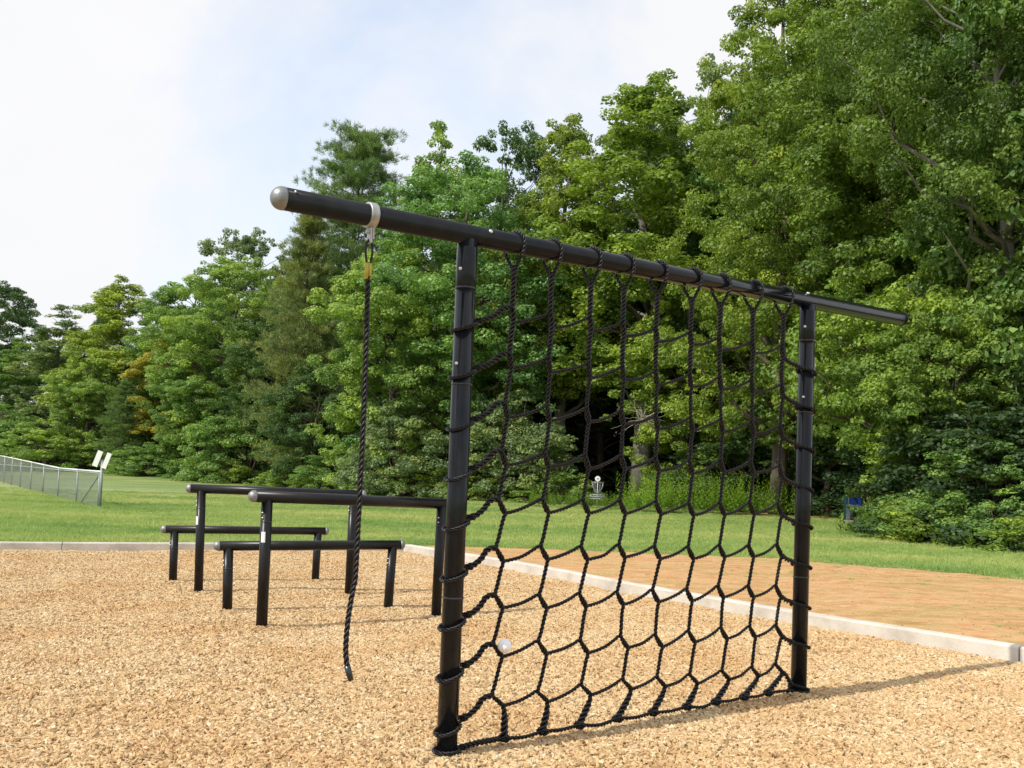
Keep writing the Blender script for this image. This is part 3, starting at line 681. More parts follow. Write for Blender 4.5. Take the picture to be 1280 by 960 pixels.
# ------------------------------------------------------------------ chain-link fence
fen = empty('chain_link_fence', (-12.6, 29.63, 0), label='galvanised chain-link fence running away across the left lawn with white boards at its end', cat='fence')
def FN(name, mb, m, par=None):
    o = mb.build(name, m, par or fen)
    if par is None: o.location = -Vector(fen.location)
    return o
fd = Vector((-.535, .845, 0)); f0 = Vector((-12.6, 29.63, 0))
FP = []
s = 0
for k in range(26):
    s = 4.75*k if k else 0
    p = f0+fd*s; h = 1.14 if s < 9 else 1.14+.5*min(1, (s-9)/28)
    FP.append((p, min(gz(p.x, p.y), 9), h))
for k, (p, z, h) in enumerate(FP):
    b = MB(); r = .032 if k else .042; b.cyl(p+Vector((0, 0, z-.1)), p+Vector((0, 0, z+(h if k else 1.5))), r, n=10); FN('fence_post', b, M['galv'])
b = MB(); p = FP[0][0]-fd*-.35; b.cyl(p+Vector((0, 0, -.05)), p+Vector((0, 0, 1.15)), .026, n=10); FN('fence_post', b, M['galv'])
b = MB(); b.cyl(FP[0][0]+fd*.5+Vector((0, 0, 1.1)), FP[0][0]+fd*3.6+Vector((0, 0, .15)), .024, n=8); FN('brace', b, M['galv'])
for (p, z, h), (p2, z2, h2) in zip(FP[:-1], FP[1:]):
    b = MB(); b.cyl(p+Vector((0, 0, z+h)), p2+Vector((0, 0, z2+h2)), .028, n=8); FN('top_rail', b, M['galv_rail'])
    b = MB(); b.cyl(p+Vector((0, 0, z+1.08)), p2+Vector((0, 0, z2+1.08)), .022, n=8)
    FN('middle_rail', b, M['galv'])
    # woven wire: crossing diagonal strands
    b = MB(); Ln = (p2-p).length; V = []; F = []; w = .0032; sp = .075; H = (h+h2)/2-.03; zb = z+.03
    for sg in (1, -1):
        x = -H
        while x < Ln+H:
            xa_, xb_ = (x, x+H*.9*1) if sg > 0 else (x+H*.9, x)
            # clip to the bay
            def clip(xa, xb):
                za, zc = 0., H
                if xa < 0: za += (0-xa)/(xb-xa)*(zc); xa = 0
                if xb > Ln: zc = za+(Ln-xa)/(xb-xa)*(H-za) if xb != xa else H; xb = Ln
                return xa, za, xb, zc
            lo_, hi_ = (x, 0.), (x+H*.9, H)
            if sg < 0: lo_, hi_ = (x+H*.9, 0.), (x, H)
            # parametric clip
            t0, t1 = 0., 1.; dxx = hi_[0]-lo_[0]
            for bound, sgn in ((0, 1), (Ln, -1)):
                if dxx*sgn > 0: t0 = max(t0, (bound-lo_[0])/dxx)
                else: t1 = min(t1, (bound-lo_[0])/dxx)
            if t1 > t0+.02:
                P0 = p+(p2-p)*((lo_[0]+dxx*t0)/Ln)+Vector((0, 0, zb+H*t0)); P1 = p+(p2-p)*((lo_[0]+dxx*t1)/Ln)+Vector((0, 0, zb+H*t1))
                n0 = len(V); hv = Vector((0, 0, w)); nv = Vector((fd.y, -fd.x, 0))*w
                V += [P0-hv, P0+nv, P0+hv, P1-hv, P1+nv, P1+hv]; F += [(n0, n0+1, n0+4, n0+3), (n0+1, n0+2, n0+5, n0+4), (n0+2, n0, n0+3, n0+5)]
            x += sp
    b.add(V, F); FN('chain_link_panel', b, M['wire'])
top = FP[0][0]+Vector((0, 0, 1.52))
for dx, dz, w_ in ((-.14, .1, .16), (.14, .04, .14)):
    b = MB(); b.box(top+Vector((dx+.02, -.06, dz)), (w_, .03, .50), Matrix.Rotation(.34, 3, 'Y')); FN('white_board', b, M['white'])

# ------------------------------------------------------------------ disc golf basket
bp_ = Vector((4.03, 44.4, .08)); bk = empty('disc_golf_basket', bp_, label='silver chain disc golf basket standing on the lawn in front of the dark woods', cat='disc golf basket')
def BK(name, mb, m): return mb.build(name, m, bk)
b = MB(); b.cyl((0, 0, -.1), (0, 0, 1.3), .024, n=10); BK('pole', b, M['chain'])
def ring(r, z, t, n=28): 
    b = MB(); b.tube([(r*math.cos(2*math.pi*k/n), r*math.sin(2*math.pi*k/n), z) for k in range(n+1)], t, 6); return b
b = ring(.28, 1.26, .018)
for k in range(6): b.cyl((0, 0, 1.26), (.28*math.cos(k*1.047), .28*math.sin(k*1.047), 1.26), .008, n=5)
BK('top_band', b, M['chain'])
for k in range(12):
    a = k*2*math.pi/12; b = MB(); b.tube([(.27*math.cos(a), .27*math.sin(a), 1.25), (.22*math.cos(a), .22*math.sin(a), 1.02), (.12*math.cos(a), .12*math.sin(a), .82), (.03*math.cos(a), .03*math.sin(a), .74)], .0075, 5); BK('chain', b, M['chain'])
for nm, z in (('basket_rim', .70), ('basket_ring', .60), ('basket_ring', .50)): BK(nm, ring(.34, z, .012), M['chain'])
b = MB()
for k in range(20):
    a = k*2*math.pi/20; b.cyl((.34*math.cos(a), .34*math.sin(a), .5), (.34*math.cos(a), .34*math.sin(a), .7), .006, n=5); b.cyl((0, 0, .5), (.34*math.cos(a), .34*math.sin(a), .5), .005, n=5)
BK('basket_wires', b, M['chain'])
b = MB(); b.lathe((0, -.02, 1.42), (0, .02, 1.42), [(0, .115), (.006, .125), (.034, .125), (.04, .115)], 24); BK('number_plate', b, M['white'])
b = MB(); b.lathe((0, -.026, 1.42), (0, -.02, 1.42), [(0, .035), (.006, .035)], 12); BK('plate_mark', b, M['grey_panel'])

# ------------------------------------------------------------------ blue stand in the bushes
bs = empty('blue_stand', (12.95, 36.3, .08), math.radians(-8), label='small blue and grey stand with a green post half hidden in the bushes', cat='stand')
def BS(name, mb, m): return mb.build(name, m, bs)
b = MB(); b.box((-.30, 0, .55), (.06, .06, 1.2)); BS('green_post', b, M['green_post'])
b = MB(); b.box((.33, .05, .5), (.05, .05, 1.0)); BS('green_post', b, M['green_post'])
b = MB(); b.box((.03, 0, .90), (.56, .04, .26)); BS('blue_panel', b, M['blue'])
b = MB(); b.box((-.17, -.024, .90), (.035, .006, .26)); BS('pale_stripe', b, M['grey_panel'])
b = MB(); b.box((.05, .0, .72), (.62, .3, .035)); BS('shelf', b, M['grey_panel'])
b = MB(); b.box((-.18, .0, .45), (.17, .03, .48)); BS('grey_panel', b, M['grey_panel'])
b = MB(); b.lathe((.12, -.1, .36), (.12, .05, .36), [(0, .17), (0, .24), (.15, .24), (.15, .17)], 20, caps=False); BS('tyre', b, M['dark'])
b = MB(); b.box((-.15, -.55, .12), (.85, .22, .04), Matrix.Rotation(-.25, 3, 'Z')); pl_ = b.build('plank', M['plank']); pl_.location = (12.9, 35.9, .14); tag(pl_, 'short weathered plank lying on the grass before the blue stand', 'plank')

# ------------------------------------------------------------------ trees
def set_tone(me, tone_per_face, k):
    at = me.attributes.new('tone', 'FLOAT', 'CORNER'); at.data.foreach_set('value', np.repeat(tone_per_face, k).astype(np.float32))
def leaf_cloud(C, Rr, N, size, seed, flat=.6, up=.55, aspect=.62, tone0=None, shell=.45, droop=0.):
    """C (n,3) clump centres, Rr (n,) radii, N leaves per clump -> diamond leaves"""
    r = np.random.default_rng(seed); n = len(C); cnt = np.maximum(8, (N*(Rr/Rr.mean())**2).astype(int)); ci = np.repeat(np.arange(n), cnt); m = len(ci)
    d = r.normal(size=(m, 3)); d /= np.linalg.norm(d, axis=1)[:, None]; q = (shell+(1-shell)*r.random(m))**.6
    q = np.where(r.random(m) < .10, q*1.25, q)
    off = d*q[:, None]*Rr[ci][:, None]; off[:, 2] *= flat
    off[:, 2] -= droop*(off[:, 0]**2+off[:, 1]**2)/np.maximum(Rr[ci], .1)
    P = C[ci]+off
    nrm = d*.75+np.array([0, 0, up])+r.normal(size=(m, 3))*.42; nrm /= np.linalg.norm(nrm, axis=1)[:, None]
    a = r.normal(size=(m, 3)); a -= nrm*(a*nrm).sum(1)[:, None]; a /= np.linalg.norm(a, axis=1)[:, None]; b = np.cross(nrm, a)
    s = size*(.65+.7*r.random(m))[:, None]
    bend = nrm*s*.12
    V = np.stack([P-a*s*.5, P+b*s*aspect*.5-bend, P+a*s*.5, P-b*s*aspect*.5-bend], 1).reshape(-1, 3)
    F = np.arange(m*4).reshape(-1, 4)
    tc_ = r.normal(size=n)*.13 if tone0 is None else tone0
    tone = np.clip(.5+tc_[ci]+r.normal(size=m)*.14, 0, 1)
    return V, F, tone
def limb(mb, a, b, r0, r1, seed, bow=.1, n=5, sides=6):
    r = random.Random(seed); a = Vector(a); b = Vector(b); L_ = (b-a).length; P = []; rad = []
    for k in range(n+1):
        t = k/n; P.append(a+(b-a)*t+Vector((r.uniform(-1, 1), r.uniform(-1, 1), r.uniform(-.5, 1)))*L_*bow*.5*math.sin(math.pi*t)); rad.append(r0+(r1-r0)*t)
    mb.tube(P, rad, sides); return P
def broad_tree(seed, H, Wd, base, nclump, leaves, lsize, prof='round', flat=.6, crad=.95, lobes=.25, bark='bark', inner=.25, ragged=.2, droop=0., up=.55, spread=1.5):
    tries = 0
    """unit prototype at real size: H tall, Wd wide, crown from base*H up. returns (trunk mesh, crown mesh)"""
    r = np.random.default_rng(seed); rr = random.Random(seed); R0 = Wd/2; zb = base*H; ph = r.uniform(0, 6.28, 6)
    def env(z, a):
        t = (z-zb)/(H-zb)
        if prof == 'round': e = math.sqrt(max(0, 1-(max(t-.38, 0)/.62)**2.2))*(.72+.28*min(1, t/.38))
        elif prof == 'tall': e = (min(1, t/.18)*.3+.7)*(1-max(0, (t-.35)/.65)**1.7*.92)
        elif prof == 'cone': e = max(0, 1-t)**.75*(.75+.25*min(1, t/.1))
        elif prof == 'vase': e = .40+.60*math.sin(min(1, t*1.15)*math.pi*.62)**1.2 if t < .8 else max(0, (1-t)/.2)**.5
        elif prof == 'shrub': e = math.sqrt(max(0, 1-t**2.4))
        return R0*e*(1+lobes*(math.sin(2*a+ph[0]+t*4)*.5+math.sin(3*a+ph[1]-t*7)*.35+math.sin(5*a+ph[2]+t*11)*.3))
    C = []; Rr = []; TN = []; per = 6
    nb = max(6, nclump//per); B_ = []
    while len(B_) < nb:
        t = r.random()**.9; z = zb+(H-zb)*t; a = r.uniform(0, 2*math.pi); e = env(z, a)
        if r.random() > (e/R0)*.7+.34: continue
        q = 1-abs(r.normal())*inner; q = min(max(q, .1), 1.0)*(1+ragged*(r.random()-.35))
        if B_ and r.random() < .75 and min(((e*q*math.cos(a)-p_[0])**2+(e*q*math.sin(a)-p_[1])**2+1.6*(z-p_[2])**2) for p_ in B_) < (spread*.7)**2: tries += 1
        else: tries = 0
        if 0 < tries < 12: continue
        tries = 0
        B_.append((e*q*math.cos(a), e*q*math.sin(a), z)); tb = r.normal()*.14
        for k in range(per):
            d_ = r.normal(size=3)*spread*(.55+.45*e/R0)*np.array([.62, .62, .42]); dist = math.hypot(d_[0], d_[1]); rad_ = crad*r.uniform(.55, 1.15)*(.6+.4*e/R0)
            ax, ay = math.cos(a), math.sin(a); out = max(0, d_[0]*ax+d_[1]*ay)
            C.append((B_[-1][0]*.92+d_[0], B_[-1][1]*.92+d_[1], z+d_[2]-dist*.18-out*.22)); Rr.append(rad_); TN.append(tb+r.normal()*.07)
    # leader tufts poking above
    for k in range(5): C.append((r.normal()*R0*.12, r.normal()*R0*.12, H-r.random()*H*.08)); Rr.append(crad*.55); TN.append(.1)
    C = np.array(C); Rr = np.array(Rr)
    V, F, tone = leaf_cloud(C, Rr, leaves, lsize, seed+1, flat=flat, droop=droop, up=up, tone0=np.array(TN))
    cm_ = mesh_np('crown', V, F); set_tone(cm_, tone, 4)
    mb = MB(); tr = H*.016+.05
    n = 8; P = [Vector((math.sin(k*.9+seed)*.02*H*k/n, math.cos(k*1.3+seed)*.015*H*k/n, -.3+(H*.93+.3)*k/n)) for k in range(n+1)]
    mb.tube(P, [tr*(1-.88*k/n)*(1.25 if k == 0 else 1) for k in range(n+1)], 9)
    order = r.permutation(len(C))[:min(46, len(C))]
    for k, i in enumerate(order):
        c = Vector(C[i]); h = min(max(c.z-c.xy.length*rr.uniform(.45, .9), H*.12), H*.85); kk = (h+.3)/(H*.93+.3)*n; a_ = P[min(int(kk), n-1)].lerp(P[min(int(kk)+1, n)], kk-int(kk))
        if prof == 'shrub': a_ = Vector((0, 0, 0))
        limb(mb, a_, c, tr*.38*(1-h/H)+.018, .012, seed*100+k, .16, 5, 5)
    tm = bpy.data.meshes.new('trunk'); tm.from_pydata(mb.v, [], mb.f); tm.polygons.foreach_set('use_smooth', mb.sm); tm.materials.append(M[bark]); cm_.materials.append(M['leaf'])
    return tm, cm_
def pine_tree(seed, H, Wd, base, whorls=16, per=7, tufts_=11, needles=34, nlen=.30, open_=False):
    r = np.random.default_rng(seed); rr = random.Random(seed); mb = MB(); tr = .013*H+.06; n = 8
    P = [Vector((math.sin(k*.8+seed)*.012*H*k/n, math.cos(k+seed)*.01*H*k/n, -.3+(H+.1)*k/n)) for k in range(n+1)]
    mb.tube(P, [tr*(1-.9*k/n) for k in range(n+1)], 8)
    T = []; D = []; tn = []
    for w in range(whorls):
        E_ = lambda tt: Wd/2*((1-tt)**.62*(.55+.45*min(1, tt/.22))) if not open_ else Wd/2*math.sqrt(max(.04, 1-((tt-.45)/.62)**2))
        for k in range(per):
            t = base+(1-base)*min(.985, (w+1.6*rr.random())/whorls); z = H*t; tt = (t-base)/(1-base); e = E_(tt)
            a = w*2.4+k*2*math.pi/per+rr.uniform(-.4, .4); L_ = e*rr.uniform(.55, 1.15)
            if open_ and rr.random() < .12: continue
            rise = rr.uniform(.05, .45)*L_*(1 if tt > .3 else .6)
            kk = (z+.3)/(H+.1)*n; a0 = P[min(int(kk), n-1)].lerp(P[min(int(kk)+1, n)], min(1, kk-int(kk)))
            end = a0+Vector((math.cos(a)*L_, math.sin(a)*L_, rise)); Q = limb(mb, a0, end, tr*.2*(1-tt)+.02, .01, seed*99+w*9+k, .13, 5, 5)
            tcl = r.normal()*.12
            for j in range(tufts_):
                u = rr.uniform(.30, 1.03); f_ = u*5; i0 = min(int(f_), 4); p = Q[i0].lerp(Q[i0+1], f_-i0); sp_ = L_*.15*(1.1-u*.5)+.20
                p = p+Vector((rr.gauss(0, 1)*sp_, rr.gauss(0, 1)*sp_, rr.gauss(0, .32)*sp_+.1)); T.append(p); D.append(Vector((math.cos(a)*.6, math.sin(a)*.6, .75))); tn.append(tcl)
    T = np.array([tuple(p) for p in T]); D = np.array([tuple(p) for p in D]); tn = np.array(tn); m = len(T)*needles; ci = np.repeat(np.arange(len(T)), needles)
    d = r.normal(size=(m, 3))*.62+D[ci]; d /= np.linalg.norm(d, axis=1)[:, None]; L_ = nlen*(.6+.7*r.random(m))[:, None]
    s = np.cross(d, r.normal(size=(m, 3))); s /= np.linalg.norm(s, axis=1)[:, None]; p0 = T[ci]+r.normal(size=(m, 3))*.10
    wd = nlen*.055
    V = np.stack([p0-s*wd, p0+s*wd, p0+d*L_], 1).reshape(-1, 3); F = np.arange(m*3).reshape(-1, 3)
    cm_ = mesh_np('crown', V, F); set_tone(cm_, np.clip(.5+tn[ci]+r.normal(size=m)*.13, 0, 1), 3); cm_.materials.append(M['needle'])
    tm = bpy.data.meshes.new('trunk'); tm.from_pydata(mb.v, [], mb.f); tm.polygons.foreach_set('use_smooth', mb.sm); tm.materials.append(M['bark'])
    return tm, cm_
PR = {}
#            seed H    W    base nclump leaves lsize
PR['maple'] = (broad_tree(3, 22, 12.5, .10, 900, 125, .185, 'round', .62, .68, .20, inner=.16, spread=1.15), 22, 12.5)
PR['maple2'] = (broad_tree(8, 16, 9.5, .06, 560, 125, .185, 'round', .62, .66, .25, inner=.2, spread=1.05), 16, 9.5)
PR['poplar'] = (broad_tree(5, 25, 9, .24, 640, 125, .185, 'tall', .72, .62, .26, 'palebark', inner=.28, ragged=.35, spread=1.0), 25, 9)
PR['poplar2'] = (broad_tree(6, 24, 7, .10, 460, 115, .185, 'tall', .78, .60, .28, 'palebark', inner=.30, ragged=.35, spread=.9), 24, 7)
PR['sweetgum'] = (broad_tree(9, 25, 11, .14, 950, 135, .15, 'tall', .5, .66, .25, inner=.24, ragged=.4, droop=.15, spread=1.15), 25, 11)
PR['oak'] = (broad_tree(12, 20, 10, .18, 520, 115, .19, 'vase', .6, .64, .32, inner=.32, ragged=.35, spread=1.05), 20, 10)
PR['nearoak'] = (broad_tree(31, 20, 10, .20, 620, 190, .125, 'vase', .6, .60, .32, 'palebark', inner=.30, ragged=.35, spread=1.0), 20, 10)
PR['spray'] = (broad_tree(15, 7.6, 6.4, .34, 400, 100, .13, 'round', .4, .46, .25, inner=.3, ragged=.35, droop=.3, spread=.85), 7.6, 6.4)
PR['shrub'] = (broad_tree(18, 5, 6, .0, 320, 95, .135, 'shrub', .55, .44, .25, inner=.25, ragged=.3, droop=.12, spread=.75), 5, 6)
PR['bush'] = (broad_tree(19, 1.6, 2.6, .0, 110, 66, .09, 'shrub', .6, .27, .3, inner=.3, ragged=.4, spread=.33), 1.6, 2.6)
PR['pine'] = (pine_tree(4, 21, 9.5, .05, 26, 7, 17, 34, .32), 21, 9.5)
PR['tallpine'] = (pine_tree(7, 29, 8.6, .34, 24, 8, 24, 34, .36, True), 29, 8.6)
def tree(kind, name, px, y, H, W, col, label, cat='tree', group=None, rz=None, x=None, dz=0):
    """px: bearing of the tree's foot as tan = (px-640)/1200; y: distance ahead; H, W metres"""
    (tm, cm_), h0, w0 = PR[kind]; xx = x if x is not None else (px-640)/1200*y
    t = empty(name, (xx, y, gz(xx, y)+dz), rz if rz is not None else random.uniform(0, 6.28), label, cat, group)
    t.scale = (W/w0, W/w0, H/h0)
    a = link('trunk', tm, None, t); b = link('crown', cm_, None, t); b.color = (*col, 1); return t
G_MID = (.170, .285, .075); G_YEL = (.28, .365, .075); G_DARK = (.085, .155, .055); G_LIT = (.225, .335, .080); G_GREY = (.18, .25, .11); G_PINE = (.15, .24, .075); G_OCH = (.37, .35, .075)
ED = 'trees along the edge of the woods'
tree('oak', 'broadleaf_tree', -14, 128, 25, 13, G_DARK, 'dark bluish tree with open branches at the far left edge of the skyline', group=ED)
tree('poplar2', 'broadleaf_tree', 22, 112, 15.5, 10, G_MID, 'lower dull green tree behind the left end of the fence', group=ED)
tree('poplar2', 'broadleaf_tree', 72, 108, 18.5, 11, G_GREY, 'pointed grey-green tree left of the bright yellow-green one', group=ED)
tree('pine', 'pine_tree', 128, 116, 22, 8, G_DARK, 'dark pine poking out behind the bright yellow-green tree', group=ED)
tree('poplar', 'broadleaf_tree', 145, 103, 20.6, 13, G_YEL, 'bright yellow-green tree rising above the left tree line', group=ED)
tree('maple2', 'broadleaf_tree', 108, 98, 11.5, 8, G_LIT, 'low rounded green tree directly beyond the fence end post', group=ED)
tree('pine', 'pine_tree', 153, 93, 8.8, 5.5, G_PINE, 'small brownish-green young pine at the foot of the yellow-green tree', group=ED)
tree('poplar2', 'broadleaf_tree', 208, 94, 14.6, 7.5, G_OCH, 'slender tree with yellow-ochre leaves in the left tree line', group=ED)
tree('maple', 'broadleaf_tree', 236, 99, 20.0, 13.5, G_MID, 'rounded mid-green tree right of the ochre one', group=ED)
tree('oak', 'broadleaf_tree', 312, 106, 26.5, 11, G_GREY, 'thin grey-green tree showing sky through its top beyond the pine', group=ED)
tree('maple', 'broadleaf_tree', 290, 89, 20.5, 13.5, G_LIT, 'broad green tree left of the big spreading pine', group=ED)
tree('maple2', 'broadleaf_tree', 246, 86, 11, 8, G_MID, 'low leafy tree below the ochre one at the lawn edge', group=ED)
tree('pine', 'pine_tree', 376, 72, 20.6, 10, (.19, .24, .075), 'large spreading pine with drooping limbs seen below the beam end', group=ED)
tree('tallpine', 'pine_tree', 436, 78, 28.4, 8.8, G_PINE, 'tallest pine, its open crown above the left end of the beam', group=ED)
tree('shrub', 'broadleaf_shrub', 315, 79, 7.4, 9.5, G_MID, 'big feathery shrub at the lawn edge behind the high bars', 'shrub', group=ED)
tree('maple2', 'broadleaf_tree', 395, 69, 9, 6.5, G_DARK, 'small dark tree under the spreading pine', group=ED)
tree('maple', 'broadleaf_tree', 578, 62, 21.8, 14.5, (.175, .31, .105), 'huge dense rounded maple filling the centre behind the beam', group=ED)
tree('maple2', 'broadleaf_tree', 488, 60, 15.5, 9.5, G_LIT, 'leafy green tree directly behind the hanging rope', group=ED)
tree('poplar2', 'broadleaf_tree', 540, 72, 28.0, 8.0, G_LIT, 'slim light tree peeking above the huge maple on its left side', group=ED)
tree('oak', 'broadleaf_tree', 618, 74, 28.0, 9.5, G_DARK, 'dark small top rising just behind the huge maple', group=ED)
tree('poplar', 'broadleaf_tree', 700, 62, 25.0, 9.5, (.21,.28,.055), 'narrow yellowish poplar right of the huge maple', group=ED)
tree('poplar', 'broadleaf_tree', 805, 58, 26.2, 13.5, (.20,.29,.05), 'tall bright tulip poplar with pale limbs in the middle right', group=ED, rz=1.0)
tree('oak', 'broadleaf_tree', 872, 68, 31.0, 12, G_GREY, 'grey-green wispy tree between the tulip poplar and the towering right trees', group=ED)
tree('maple', 'broadleaf_tree', 752, 67, 15.5, 11, (.030, .065, .022), 'added tree with leaves coloured very dark to stand for the shade behind the middle of the net', group=ED)  # added tree; the deep woodland shade is put into its leaf colour
tree('maple2', 'broadleaf_tree', 862, 53, 12.0, 7.4, (.22,.31,.05), 'low bright green tree behind the right half of the net', group=ED)
tree('sweetgum', 'broadleaf_tree', 975, 45, 27.5, 9.8, (.20,.28,.045), 'towering yellow-green sweetgum cut by the top of the view', group=ED)
tree('sweetgum', 'broadleaf_tree', 1105, 40, 29, 11.5, (.16,.24,.042), 'towering leafy tree above the right end of the beam', group=ED)
tree('nearoak', 'broadleaf_tree', 1255, 30, 23, 9, (.11,.18,.036), 'dark tree with pale bare limbs at the upper right corner', group=ED)
tree('sweetgum', 'broadleaf_tree', 1215, 34.5, 25, 10.5, (.13,.205,.038), 'tall shaded tree near the right edge of the view', group=ED)
tree('spray', 'broadleaf_tree', 1135, 31.5, 8.8, 6.6, (.20,.30,.05), 'low layered bright tree overhanging the blue stand', group=ED)
tree('spray', 'broadleaf_tree', 1192, 28.8, 7.0, 5.2, (.16,.25,.045), 'lower layered tree just right of the one over the blue stand', group=ED)
tree('spray', 'broadleaf_tree', 1036, 45, 9.5, 7.5, (.17,.26,.05), 'leafy tree overhanging the dark path entrance', group=ED)
tree('shrub', 'broadleaf_shrub', 505, 57, 5.6, 7.6, G_GREY, 'feathery grey-green shrub behind the end of the nearest high bar', 'shrub', group=ED)
tree('shrub', 'broadleaf_shrub', 640, 56, 6.2, 8.0, G_GREY, 'wide feathery shrub behind the left columns of the net', 'shrub', group=ED)
tree('shrub', 'broadleaf_shrub', 430, 66, 3.2, 7, G_MID, 'low shrub at the lawn edge behind the rear high bar', 'shrub', group=ED)
tree('shrub', 'broadleaf_shrub', 205, 88, 3.6, 8, G_MID, 'small shrub on the lawn edge right of the young pine', 'shrub', group=ED)
tree('shrub', 'broadleaf_shrub', 60, 95, 5.0, 11, G_LIT, 'rounded shrub behind the middle of the fence', 'shrub', group=ED)
tree('shrub', 'broadleaf_shrub', -10, 100, 7.0, 12, G_MID, 'rounded shrub behind the far left end of the fence', 'shrub', group=ED)
tree('shrub', 'broadleaf_shrub', 1185, 27.6, 1.7, 3.2, G_MID, 'dark low bush right of the blue stand', 'bush', group=ED)
tree('shrub', 'broadleaf_shrub', 1245, 25.8, 2.9, 5.0, G_MID, 'leafy bush at the right edge above the lawn', 'bush', group=ED)
tree('bush', 'broadleaf_shrub', 1128, 34.6, 1.1, 1.8, G_LIT, 'small bush hugging the right side of the blue stand', 'bush', group=ED)
tree('bush', 'broadleaf_shrub', 1088, 38.5, 1.7, 2.2, G_LIT, 'small bush rising behind the blue stand', 'bush', group=ED)
random.seed(77)
# deeper wood: rows of trees nobody could tell apart
deep = [(-30, 150, 22), (45, 135, 17), (110, 125, 17), (180, 118, 17), (230, 116, 20), (285, 112, 20), (340, 98, 20), (400, 92, 20), (350, 82, 15), (450, 88, 18), (500, 80, 20), (560, 80, 20), (615, 82, 22), (660, 74, 19), (700, 78, 21), (745, 70, 19), (735, 80, 22),
        (790, 74, 22), (840, 76, 24), (900, 66, 24), (950, 58, 25), (930, 74, 28), (1010, 55, 26), (1060, 60, 28), (1000, 70, 30), (1080, 50, 26), (1150, 47, 26), (1200, 56, 28), (1240, 44, 26), (1300, 38, 26), (1330, 50, 26), (1420, 40, 26), (1380, 60, 28), (1500, 34, 24), (1360, 30, 22), (760, 92, 24), (860, 95, 28), (640, 96, 24), (1100, 75, 30), (1250, 75, 30), (-120, 130, 20), (-220, 120, 20)]
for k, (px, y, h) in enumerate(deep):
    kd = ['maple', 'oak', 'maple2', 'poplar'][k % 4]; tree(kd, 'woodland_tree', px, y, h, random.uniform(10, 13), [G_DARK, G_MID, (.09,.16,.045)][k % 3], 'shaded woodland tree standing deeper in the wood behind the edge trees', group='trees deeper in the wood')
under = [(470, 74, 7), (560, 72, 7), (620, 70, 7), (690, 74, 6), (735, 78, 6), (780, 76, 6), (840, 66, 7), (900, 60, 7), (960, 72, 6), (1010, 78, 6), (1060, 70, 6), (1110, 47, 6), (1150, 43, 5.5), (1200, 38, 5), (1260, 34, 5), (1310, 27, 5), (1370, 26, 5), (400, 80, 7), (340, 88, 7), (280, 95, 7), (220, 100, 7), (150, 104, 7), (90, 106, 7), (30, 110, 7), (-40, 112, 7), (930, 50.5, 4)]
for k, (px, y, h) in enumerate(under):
    tree('shrub', 'understory_shrub', px, y, h, random.uniform(8, 10), (.045, .085, .03) if px > 1090 else [G_DARK, (.08, .14, .045)][k % 2], 'dark understory shrub in the shade between the trunks', 'shrub', group='understory shrubs inside the wood')  # right-hand shrubs: shade of overhanging crowns put into a darker leaf colour
where = ['behind the fence end', 'left of the rear high bar', 'just left of the silver bar ends', 'above the left ends of the rear bars', 'left of the nearest high bar', 'above the nearest high bar end', 'above the middle of the rear high bar', 'left of the hanging rope', 'just right of the hanging rope', 'left of the net left post by some metres', 'touching the left post outline', 'seen just right of the left post', 'seen through the first net column', 'seen through the second net column', 'seen through the third net column', 'right of the blue stand', 'second right of the blue stand', 'under the low layered trees', 'under the layered trees farther right', 'near the right edge', 'close behind the blue stand bush', 'at the far right edge of the lawn']
edge_b = [(165, 90), (188, 86), (232, 84), (262, 80), (290, 77), (345, 73), (372, 69), (400, 66), (455, 61), (478, 57.5), (530, 56), (565, 55), (598, 54.5), (672, 53.5), (705, 53), (1150, 30.0), (1160, 28.2), (1178, 26.0), (1212, 25.2), (1262, 24.0), (1132, 31.6), (1300, 23)]
for k, (px, y) in enumerate(edge_b):
    tree('bush', 'low_bush', px, y, random.uniform(1.0, 1.9)*(.75 if px > 1000 else 1), random.uniform(2.6, 4.2)*(.8 if px > 1000 else 1), random.choice([G_LIT, G_MID, (.2,.29,.05)]), 'low leafy bush at the lawn edge, '+where[k], 'bush', group='low bushes along the lawn edge')

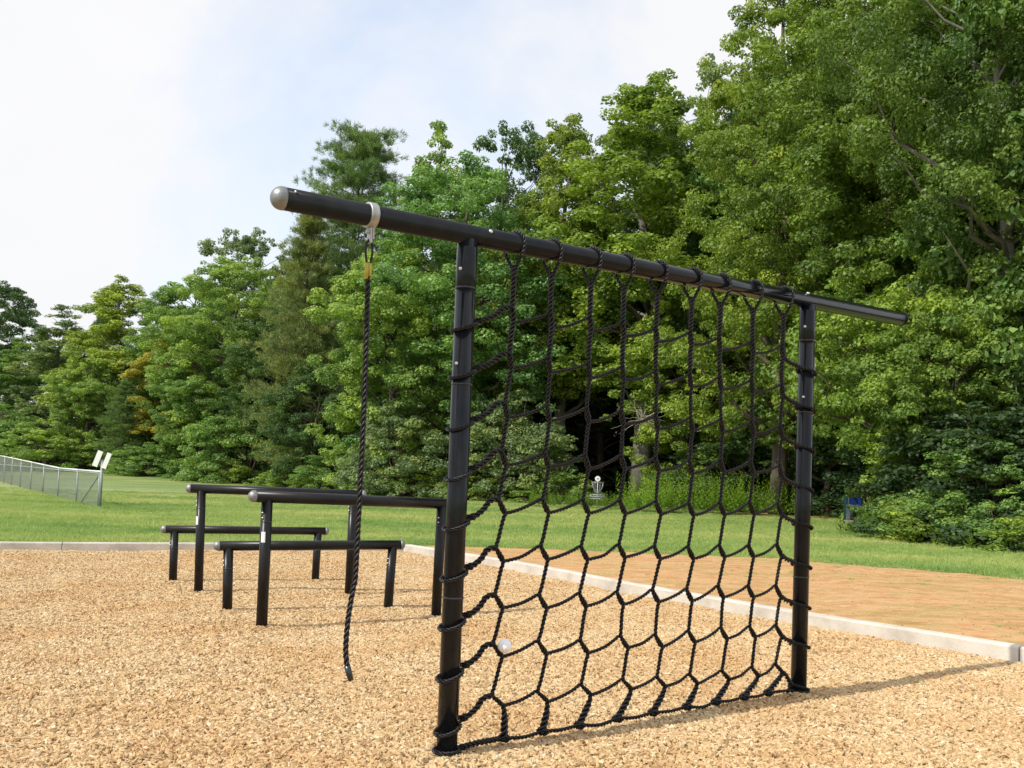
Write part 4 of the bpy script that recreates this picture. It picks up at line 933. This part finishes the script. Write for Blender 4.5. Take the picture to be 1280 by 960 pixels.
# tall weeds right of the basket
def weed_mesh(n, seed, R1, H0):
    r = np.random.default_rng(seed); V = []; F = []; tone = []
    for i in range(n):
        x, y = r.uniform(-R1, R1), r.normal()*.9; h = H0*r.uniform(.55, 1.1); lx, ly = r.normal()*.08, r.normal()*.08
        for k in range(26):
            t = .1+.9*k/26; a = k*2.4; L_ = .22*(1.1-t*.75); p = np.array([x+lx*t*h, y+ly*t*h, h*t]); d = np.array([math.cos(a), math.sin(a), .55]); s = np.array([-math.sin(a), math.cos(a), 0])*L_*.16
            n0 = len(V); V += [p, p+d*L_*.5+s, p+d*L_, p+d*L_*.5-s]; F.append((n0, n0+1, n0+2, n0+3)); tone.append(min(1, max(0, .45+.35*t+r.normal()*.1)))
    return np.array(V), np.array(F), np.array(tone)
V, F, tone = weed_mesh(340, 5, 3.9, 1.9); wm = mesh_np('tall_weeds', V, F); set_tone(wm, tone, 4); o = link('tall_weeds', wm, M['leaf']); o.location = (9.0, 43.8, .08); o.rotation_euler = (0, 0, .12); o.color = (.15, .26, .035, 1)
tag(o, 'tall bright green weeds growing at the wood edge right of the basket', 'weeds', kind='stuff')
V, F, tone = weed_mesh(130, 6, 2.6, .8); wm = mesh_np('low_weeds', V, F); set_tone(wm, tone, 4); o = link('low_weeds', wm, M['leaf']); o.location = (3.6, 46.6, .08); o.color = (.11, .19, .035, 1)
tag(o, 'short weeds at the wood edge behind the basket', 'weeds', kind='stuff')
V, F, tone = weed_mesh(420, 7, 4.4, .65); wm = mesh_np('edge_weeds', V, F); set_tone(wm, tone, 4); o = link('edge_weeds', wm, M['leaf']); o.location = (13.2, 26.0, .08); o.rotation_euler = (0, 0, -1.25); o.color = (.13, .22, .035, 1)
tag(o, 'grassy weeds along the shaded wood edge at the right', 'weeds', kind='stuff')
# bleached dead twigs
b = MB(); base = Vector((6.35, 46.8, 4.5)); rr = random.Random(3)
for k in range(26):
    a_ = rr.uniform(0, 6.283); q_ = rr.uniform(.6, 1.5); e = base+Vector((q_*1.25*math.cos(a_), rr.uniform(-.6, .4), q_*.75*math.sin(a_))); limb(b, base+Vector((rr.uniform(-.2, .2), 0, 0)), e, .016, .005, k, .2, 5, 4)
limb(b, base, base+Vector((1.6, 5.0, .8)), .03, .06, 9, .1, 6, 6)
o = b.build('dead_branch', M['deadwood']); tag(o, 'bleached dead branch with fanned twigs seen through the net', 'branch')
